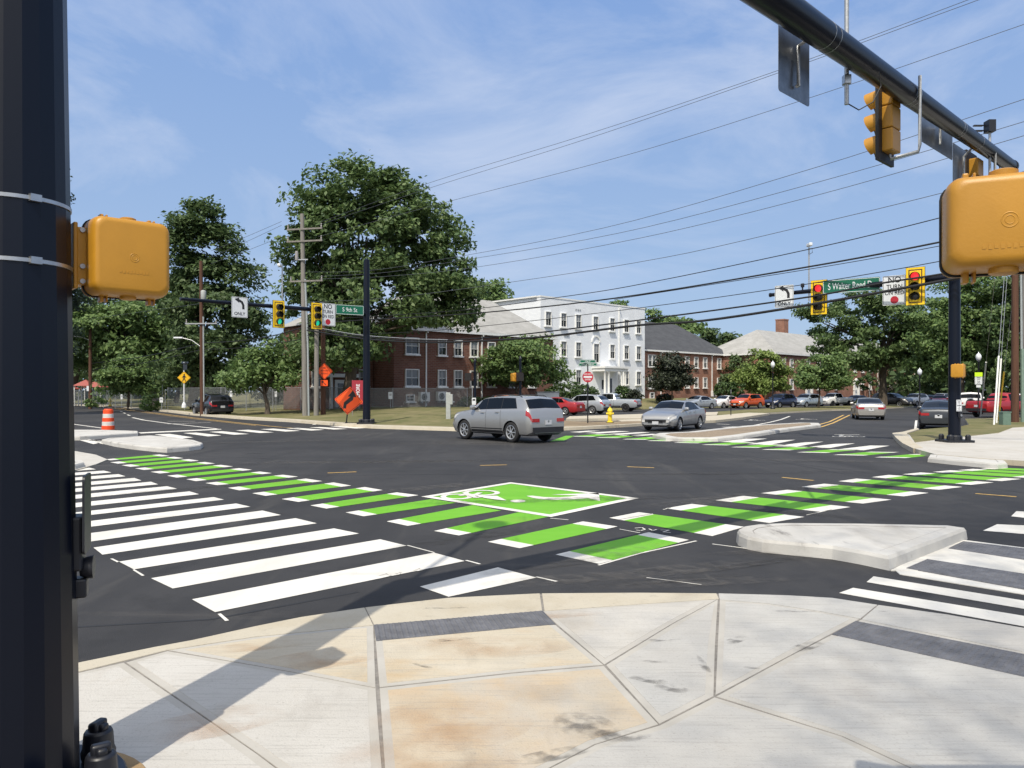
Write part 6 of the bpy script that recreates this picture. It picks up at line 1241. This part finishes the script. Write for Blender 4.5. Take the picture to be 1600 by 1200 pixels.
class CarShape:
    def __init__(s, k):
        s.k = k; s.top = smooth_tab(k['top'], 1); s.belt = smooth_tab(k['belt'], 1); s.L = k['L']; s.W = k['W'] / 2; s.zb = k['zb']
    def section(s, t):
        T, B = interp(s.top, t), interp(s.belt, t); k = s.k
        W = s.W * (1 - .20 * (1 - smoothstep(0, .10, t)) ** 1.6 - .11 * (1 - smoothstep(0, .05, 1 - t)) ** 1.8)
        zb = s.zb + .10 * (1 - smoothstep(0, .05, t)) + .10 * (1 - smoothstep(0, .05, 1 - t)); h = max(.012, T - B); g_ = max(0, min(1, h / .5))
        Wr = W * (.90 - k.get('tumble', .17) * g_); B = min(B, T - .012)
        return [(0, zb), (W * .78, zb), (W * .93, zb + .05), (W * .985, zb + .18), (W, zb + (B - zb) * .55), (W * .988, B - .10), (W * .965, B - .03), (W * (.955 - .02 * g_), B + .008), (Wr + (W * .03) * g_ * 0, B + h * (.80 + .08 * g_)), (Wr * .93, B + h * .955), (Wr * .62, T), (0, T + .012 + .018 * g_)]
    def S(s, t, q, side=1):
        sec = s.section(t); i = min(10, int(q)); u = q - i; a, b = sec[i], sec[i + 1]
        return Vector((s.L / 2 - t * s.L, side * (a[0] + (b[0] - a[0]) * u), a[1] + (b[1] - a[1]) * u))
    def patch(s, mb, tf, q0, q1, side, nt=6, nq=5, off=.006, m=0):
        """tf(u, v) -> t; a piece of the skin lifted by off"""
        n0 = len(mb.v); P_ = []
        for j in range(nq + 1):
            v = j / nq; q = q0 + (q1 - q0) * v
            for i in range(nt + 1):
                t = tf(i / nt, v); p = s.S(t, q, side); e = 1e-3
                du = s.S(min(1, t + e), q, side) - s.S(max(0, t - e), q, side); dv = s.S(t, min(11, q + .02), side) - s.S(t, max(0, q - .02), side); n = du.cross(dv)
                if n.length < 1e-9: n = Vector((0, side, 0))
                n.normalize(); ref = p - Vector((p.x * .6, 0, .7))
                if n.dot(ref) < 0: n = -n
                P_.append(p + n * off)
        mb.v += [tuple(p) for p in P_]
        for j in range(nq):
            for i in range(nt): a = n0 + j * (nt + 1) + i; mb.f.append((a, a + 1, a + nt + 2, a + nt + 1)); mb.m.append(m)
PROTO = {}
def wheel_meshes(r, dark=False):
    key = ('w', round(r, 3), dark)
    if key not in PROTO:
        t = MB(); w = .105
        t.lathe([(r * .66, -w), (r * .80, -w * 1.02), (r * .95, -w * .92), (r, -w * .66), (r, w * .66), (r * .95, w * .92), (r * .80, w * 1.02), (r * .66, w)], (0, 0, 0), 26, axis='Y', cap=False)
        t.lathe([(r * .67, -w * .55), (.01, -w * .5)], (0, 0, 0), 20, axis='Y', cap=False)
        rm = MB(); rm.lathe([(r * .69, -w * 1.0), (r * .66, -w * 1.03), (r * .60, -w * .9), (r * .58, -w * .6)], (0, 0, 0), 26, axis='Y', cap=False)
        for k in range(7):
            a = 2 * math.pi * k / 7; c, s_ = math.cos(a), math.sin(a); rr = r * .36
            rm.box((c * rr, -w * .82, s_ * rr), (r * .56, .03, r * .105), ry=-a)
        rm.lathe([(r * .15, -w * 1.0), (r * .13, -w * 1.05), (.004, -w * 1.05)], (0, 0, 0), 14, axis='Y', cap=False)
        PROTO[key] = (t.mesh('wheel', M['rubber'], 45), rm.mesh('rim', M['plastic_dark'] if dark else M['rim'], 40))
    return PROTO[key]
def car_meshes(kind, pm):
    key = (kind, pm.name)
    if key in PROTO: return PROTO[key]
    k = KINDS[kind]; cs = CarShape(k); L_, Wd = k['L'], k['W'] / 2; mb = MB()
    ts = sorted(set([0, .004, .012, .025, .045] + [i / 44 for i in range(3, 43)] + [.955, .965, .975, .985, .992, .997, 1] + [p[0] for p in k['top']]))
    n = 22; rows = []
    for t in ts:
        sec = cs.section(t); x = L_ / 2 - t * L_; ring = [(x, y, z) for y, z in sec] + [(x, -y, z) for y, z in sec[-2:0:-1]]; rows.append(ring)
    n = len(rows[0]); mb.v = [v for r in rows for v in r]
    for i in range(len(rows) - 1):
        for q in range(n): q2 = (q + 1) % n; mb.f.append((i * n + q, i * n + q2, (i + 1) * n + q2, (i + 1) * n + q)); mb.m.append(0)
    mb.f.append(tuple(range(n))); mb.m.append(0); mb.f.append(tuple((len(rows) - 1) * n + q for q in range(n))[::-1]); mb.m.append(0)
    tmp = mb.build('body_tmp', [pm, M['plastic_dark']])
    fx = L_ / 2 - k['fo']; axles = (fx, fx - k['wb']); cut = MB()
    for x in axles:
        for s in (-1, 1): cut.lathe([(k['r'] + .055, s * (Wd - .30)), (k['r'] + .055, s * (Wd + .2))], (x, 0, k['r']), 28, axis='Y')
    co = cut.build('cutter', [M['plastic_dark']]); bo = tmp.modifiers.new('b', 'BOOLEAN'); bo.object = co; bo.operation = 'DIFFERENCE'; bo.solver = 'EXACT'
    bpy.context.view_layer.update()
    me = bpy.data.meshes.new_from_object(tmp.evaluated_get(bpy.context.evaluated_depsgraph_get())); me.name = 'body'
    me.materials.clear(); me.materials.append(pm); me.materials.append(M['plastic_dark'])
    rr = k['r'] + .06
    for p in me.polygons:
        c = p.center; d_ = min(math.hypot(c.x - x, c.z - k['r']) for x in axles)
        p.material_index = 1 if (d_ < rr and abs(c.y) < Wd - .004 and (abs(p.normal.y) > .9 and abs(c.y) < Wd - .2 or d_ > rr - .03 and abs(p.normal.y) < .3)) or (p.normal.z < -.9) else 0
    me.polygons.foreach_set('use_smooth', [True] * len(me.polygons)); me.set_sharp_from_angle(angle=math.radians(32))
    bpy.data.objects.remove(tmp); bpy.data.objects.remove(co)
    res = [('body', me)]
    def piece(name, m, fn, smooth=50): q = MB(); fn(q); res.append((name, q.mesh(name, m, smooth)))
    w0, w1 = k['ws']
    piece('windscreen', M['car_glass'], lambda q: [cs.patch(q, lambda u, v: w0 + .008 + (w1 - w0 - .016) * u, 8.35, 11, s, 8, 5) for s in (-1, 1)])
    r0, r1 = k['rw']; piece('rear_window', M['car_glass'], lambda q: [cs.patch(q, lambda u, v: r0 + (r1 - r0) * u, 8.45 if kind != 'sedan' else 8.6, 11, s, 6, 5) for s in (-1, 1)])
    for s in (-1, 1):
        sa, sb = k['side'][0], k['side'][-1]
        if kind != 'jeep': piece('pillar_trim', M['plastic_dark'], lambda q: cs.patch(q, lambda u, v: (sa[0] + .004 + (sa[1] - sa[0]) * v) * (1 - u) + (sb[3] + (sb[2] - sb[3]) * v) * u, 7.06, 8.02, s, 12, 4, .0035))
        for (a, b, c_, d_) in k['side']: piece('side_window', M['car_glass'], lambda q: cs.patch(q, lambda u, v: (a + (b - a) * v) * (1 - u) + (d_ + (c_ - d_) * v) * u, 7.08, 8.0, s, 6, 4))
        for (a, b, c_, d_) in k['side'][:2]:
            e = d_ + .006; piece('door_seam', M['plastic_dark'], lambda q: cs.patch(q, lambda u, v: e - .0012 + .0024 * u, 3.0, 7.0, s, 1, 8, .003))
            piece('door_handle', pm, lambda q: q.box(cs.S(d_ - .035, 5.15, s) + Vector((0, s * .012, 0)), (.20, .035, .035)))
        piece('sill', M['plastic_dark'], lambda q: cs.patch(q, lambda u, v: .02 + .96 * u if False else (k['fo'] + k['r'] + .08) / L_ + ((k['wb'] - 2 * k['r'] - .16) / L_) * u, 1.2, 3.2 if kind != 'sedan' else 2.3, s, 10, 4, .006))
        piece('mirror', pm, lambda q: q.lathe([(.02, -.11), (.085, -.09), (.10, .0), (.085, .09), (.02, .11)], cs.S(k['side'][0][0] + .012, 7.3, s) + Vector((0, s * .12, .05)), 10, axis='Y'))
        piece('headlight', M['lamp_clear'], lambda q: cs.patch(q, lambda u, v: .002 + (.085 + .055 * v) * u, 4.75, 6.3, s, 7, 3, .008))
        tl = (.955, .998) if kind in ('suv', 'jeep', 'pickup') else (.94, .997)
        piece('tail_light', M['lamp_red'], lambda q: cs.patch(q, lambda u, v: tl[0] + (tl[1] - tl[0]) * u, 4.7, 6.4, s, 5, 3, .008))
        eR = cs.section(1.0); zT, zM, wR = eR[6][1], eR[4][1], eR[5][0]
        piece('tail_light', M['lamp_red'], lambda q: q.box((-L_ / 2 - .004, s * (wR - .20 if kind != 'pickup' else wR - .1), (zT + zM) / 2 + .08), (.03, .36 if kind not in ('pickup', 'jeep') else .16, (zT - zM) * .62)))
    F0, R0 = cs.section(0), cs.section(1.0)
    piece('grille', M['plastic_dark'], lambda q: (q.box((L_ / 2 + .004, 0, F0[5][1] - .02), (.03, F0[5][0] * 1.05, .12)), q.box((L_ / 2 + .004, 0, F0[3][1] + .02), (.03, F0[4][0] * 1.5, .13))))
    for s in (-1, 1): piece('headlight', M['lamp_clear'], lambda q: q.box((L_ / 2 - .015, s * F0[5][0] * .76, F0[5][1] - .005), (.06, F0[5][0] * .42, .11), rz=-s * .25, rx=s * .10))
    piece('front_plate', M['plate_white'], lambda q: q.box((L_ / 2 + .022, 0, F0[4][1] - .05), (.012, .32, .15)))
    piece('rear_plate', M['plate_white'], lambda q: q.box((-L_ / 2 - .018, 0, R0[4][1] + (.10 if kind != 'sedan' else .08)), (.012, .32, .16)))
    piece('rear_bumper', M['plastic_dark'] if kind != 'sedan' else pm, lambda q: q.box((-L_ / 2 - .005, 0, R0[2][1] + .07), (.07, R0[4][0] * 1.86, .20)))
    if kind in ('suv', 'crossover'):
        for s in (-1, 1): piece('roof_rail', M['plastic_dark'], lambda q: q.tube([cs.S(t, 9.3, s) + Vector((0, 0, h_)) for t, h_ in ((.47, .0), (.50, .055), (.66, .065), (.82, .055), (.85, .0))], .018, 6))
    if kind == 'jeep':
        piece('spare_wheel', M['rubber'], lambda q: q.lathe([(.34, 0), (.36, .08), (.3, .2), (.05, .2)], (-L_ / 2 - .22, 0, .95), 18, axis='X'))
    if k.get('bed'): piece('bed_liner', M['plastic_dark'], lambda q: q.box((L_ / 2 - .795 * L_, 0, 1.262), (.355 * L_, 1.42, .02)))
    if kind == 'sedan' or kind == 'suv': piece('badge', M['chrome'], lambda q: q.lathe([(.06, 0), (.05, -.012)], (-L_ / 2 - .012, 0, R0[5][1] - .0), 12, axis='X'))
    PROTO[key] = res; return res
def car(kind, pm, label, x, y, head, name='parked_car', cat='car', group=None, dark_rim=False, z=.004, sc=1.0):
    k = KINDS[kind]; t = thing(name, label, cat, (x, y, z), math.atan2(head[1], head[0]), group); t.scale = (sc, sc, sc)
    for nm, me in car_meshes(kind, pm): o = bpy.data.objects.new(nm, me); COL.objects.link(o); o.parent = t
    wm, rm = wheel_meshes(k['r'], dark_rim); fx = k['L'] / 2 - k['fo']
    for ax in (fx, fx - k['wb']):
        for s in (-1, 1):
            o = bpy.data.objects.new('wheel', wm); COL.objects.link(o); o.parent = t; o.location = (ax, s * (k['W'] / 2 - .125), k['r']); o.rotation_euler.z = 0 if s < 0 else math.pi
            r_ = bpy.data.objects.new('rim', rm); COL.objects.link(r_); r_.parent = o
    return t
SIL = paint('paint_silver', (0.365, 0.366, 0.362), .55, .33); SILB = paint('paint_silver_blue', (0.44, 0.47, 0.50), .45, .33); BLK = paint('paint_black', (0.012, 0.012, 0.015), .2, .25); CHAMP = paint('paint_champagne', (0.38, 0.36, 0.33), .6, .35)
CHAR = paint('paint_charcoal', (0.045, 0.05, 0.058), .5, .3); RED = paint('paint_red', (0.36, 0.018, 0.022), .2, .3); ORG = paint('paint_orange', (0.62, 0.10, 0.025), .2, .35); NAVY = paint('paint_navy', (0.018, 0.028, 0.075), .4, .3)
WHT = paint('paint_white', (0.66, 0.66, 0.65), 0, .35); LBLU = paint('paint_pale_blue', (0.36, 0.42, 0.48), .4, .35); DGREY = paint('paint_dark_grey', (0.06, 0.06, 0.066), .4, .35); TAN = paint('paint_faded_orange', (0.50, 0.17, 0.08), 0, .5)
def mid(px, y, d): return ((px - CX) / F * d, d)
# moving cars
fl_, rl_ = G(724, 686.5), G(803, 691.5); dirc = Vector((-.668, .744, 0)); c_ = (fl_ + rl_) / 2 + Vector((dirc.y, -dirc.x, 0)) * .86 - dirc * .05
car('suv', SIL, 'silver grey sport utility car turning across the middle of the crossing', c_.x, c_.y, dirc, 'sport_utility_car', 'car')
hd = Vector((-.56, -.83, 0)); f1 = G(1061, 673.5); car('sedan', SIL, 'small silver sedan with dark rear wheel waiting beside the mulch median', *( (f1 - hd * 1.32 + Vector((-hd.y, hd.x, 0)) * -.80).to_tuple()[:2]), hd, 'sedan_car', 'car')
hd = Vector((-.65, .76, 0)); p = G(337, 651.2); car('crossover', BLK, 'black sport utility car driving away down the left hand street', p.x + hd.x * 2.1, p.y + hd.y * 2.1 + 1.2, hd, 'sport_utility_car', 'car', sc=1.04)
hd = Vector((.33, .944, 0)); p = Vector(((1361 - CX) / F * 51.5, 51.5, 0)); car('sedan', CHAMP, 'champagne sedan seen from behind driving up the right hand road', p.x + hd.x * 2.2, p.y + hd.y * 2.2, hd, 'sedan_car', 'car', sc=1.02)
hd = Vector((.50, .866, 0)); p = Vector(((1466.5 - CX) / F * 38.2, 38.2, 0)); car('sedan', CHAR, 'charcoal sedan parked in the bay, half hidden by the right far pole', p.x + hd.x * 2.2, p.y + hd.y * 2.2, hd, 'sedan_car', 'car')
# parked cars beyond the crossing
HL = Vector((-.80, -.60, 0)); HLa = Vector((-.86, .51, 0))
PK = 'cars parked beyond the crossing'
def park(kind, pm, label, px, d, head, name='parked_car', cat='car', sc=1.0, dark=False): p = mid(px, 0, d); return car(kind, pm, label, p[0], p[1], head, name, cat, PK, dark, .004, sc)
park('crossover', TAN, 'faded orange car mostly hidden behind the roof of the silver grey car', 786, 62, HLa)
park('sedan', RED, 'red sedan partly hidden by the silver grey car', 868, 63, HLa)
park('crossover', SILB, 'pale silver sport utility car behind the red DO NOT ENTER sign', 911, 66, HLa)
park('pickup', SILB, 'silver pickup truck parked before the white porch', 957, 74, (-.90, .43), 'pickup_truck', 'pickup', .97, True)
park('sedan', SILB, 'silver sedan parked right behind the small silver sedan', 1090, 84, HL)
park('sedan', WHT, 'white sedan between the silver sedan and the orange one', 1133, 89, HL)
park('crossover', ORG, 'bright orange sport utility car left of the globe lamp', 1167, 88, HL)
park('crossover', NAVY, 'navy blue sport utility car right behind the globe lamp', 1219, 91, HL)
park('crossover', LBLU, 'pale blue sport utility car behind the small round tree', 1260, 93, HL)
park('pickup', WHT, 'white pickup truck right of the pale blue car', 1305, 98, (-.86, -.51), 'pickup_truck', 'pickup', .95, True)
park('sedan', DGREY, 'dark grey sedan between the white pickup and the champagne sedan', 1338, 100, HL)
park('suv', DGREY, 'dark grey sport utility car just right of the champagne sedan', 1394, 98, (.55, -.83))
park('crossover', WHT, 'white sport utility car left of the second globe lamp', 1430, 102, HL)
park('sedan', CHAR, 'charcoal sedan beyond the second globe lamp', 1452, 104, HL)
park('sedan', RED, 'red sedan just showing over the roof of the charcoal sedan', 1468, 98, (-.5, -.86))
park('crossover', SILB, 'silver sport utility car deep in the car park beyond the charcoal one', 1470, 114, HL)
park('jeep', WHT, 'boxy white off-road car right of the right far pole', 1516, 66, (.50, .866), 'off_road_car', 'car')
park('pickup', RED, 'red pickup truck behind the guy wires at right', 1566, 57.5, (.93, .36), 'pickup_truck', 'pickup', 1.0, True)
park('suv', WHT, 'white sport utility car behind the red pickup at the right edge', 1600, 66, (.6, .8))
p = mid(855, 0, 72); t = thing('utility_cabinet', 'white boxy cabinet behind the silver grey car left of the hedge', 'utility box', (p[0], p[1], 0), .2)
mb = MB(); mb.box((0, 0, 1.0), (2.1, .9, 1.6)); mb.build('casing', M['trim'], t, bevel=.04); mb = MB(); mb.box((0, 0, 1.86), (2.2, 1.0, .10)); mb.build('lid', M['box_grey'], t, bevel=.02); mb = MB(); mb.box((0, 0, .1), (2.0, .85, .25)); mb.build('plinth', M['galv'], t)
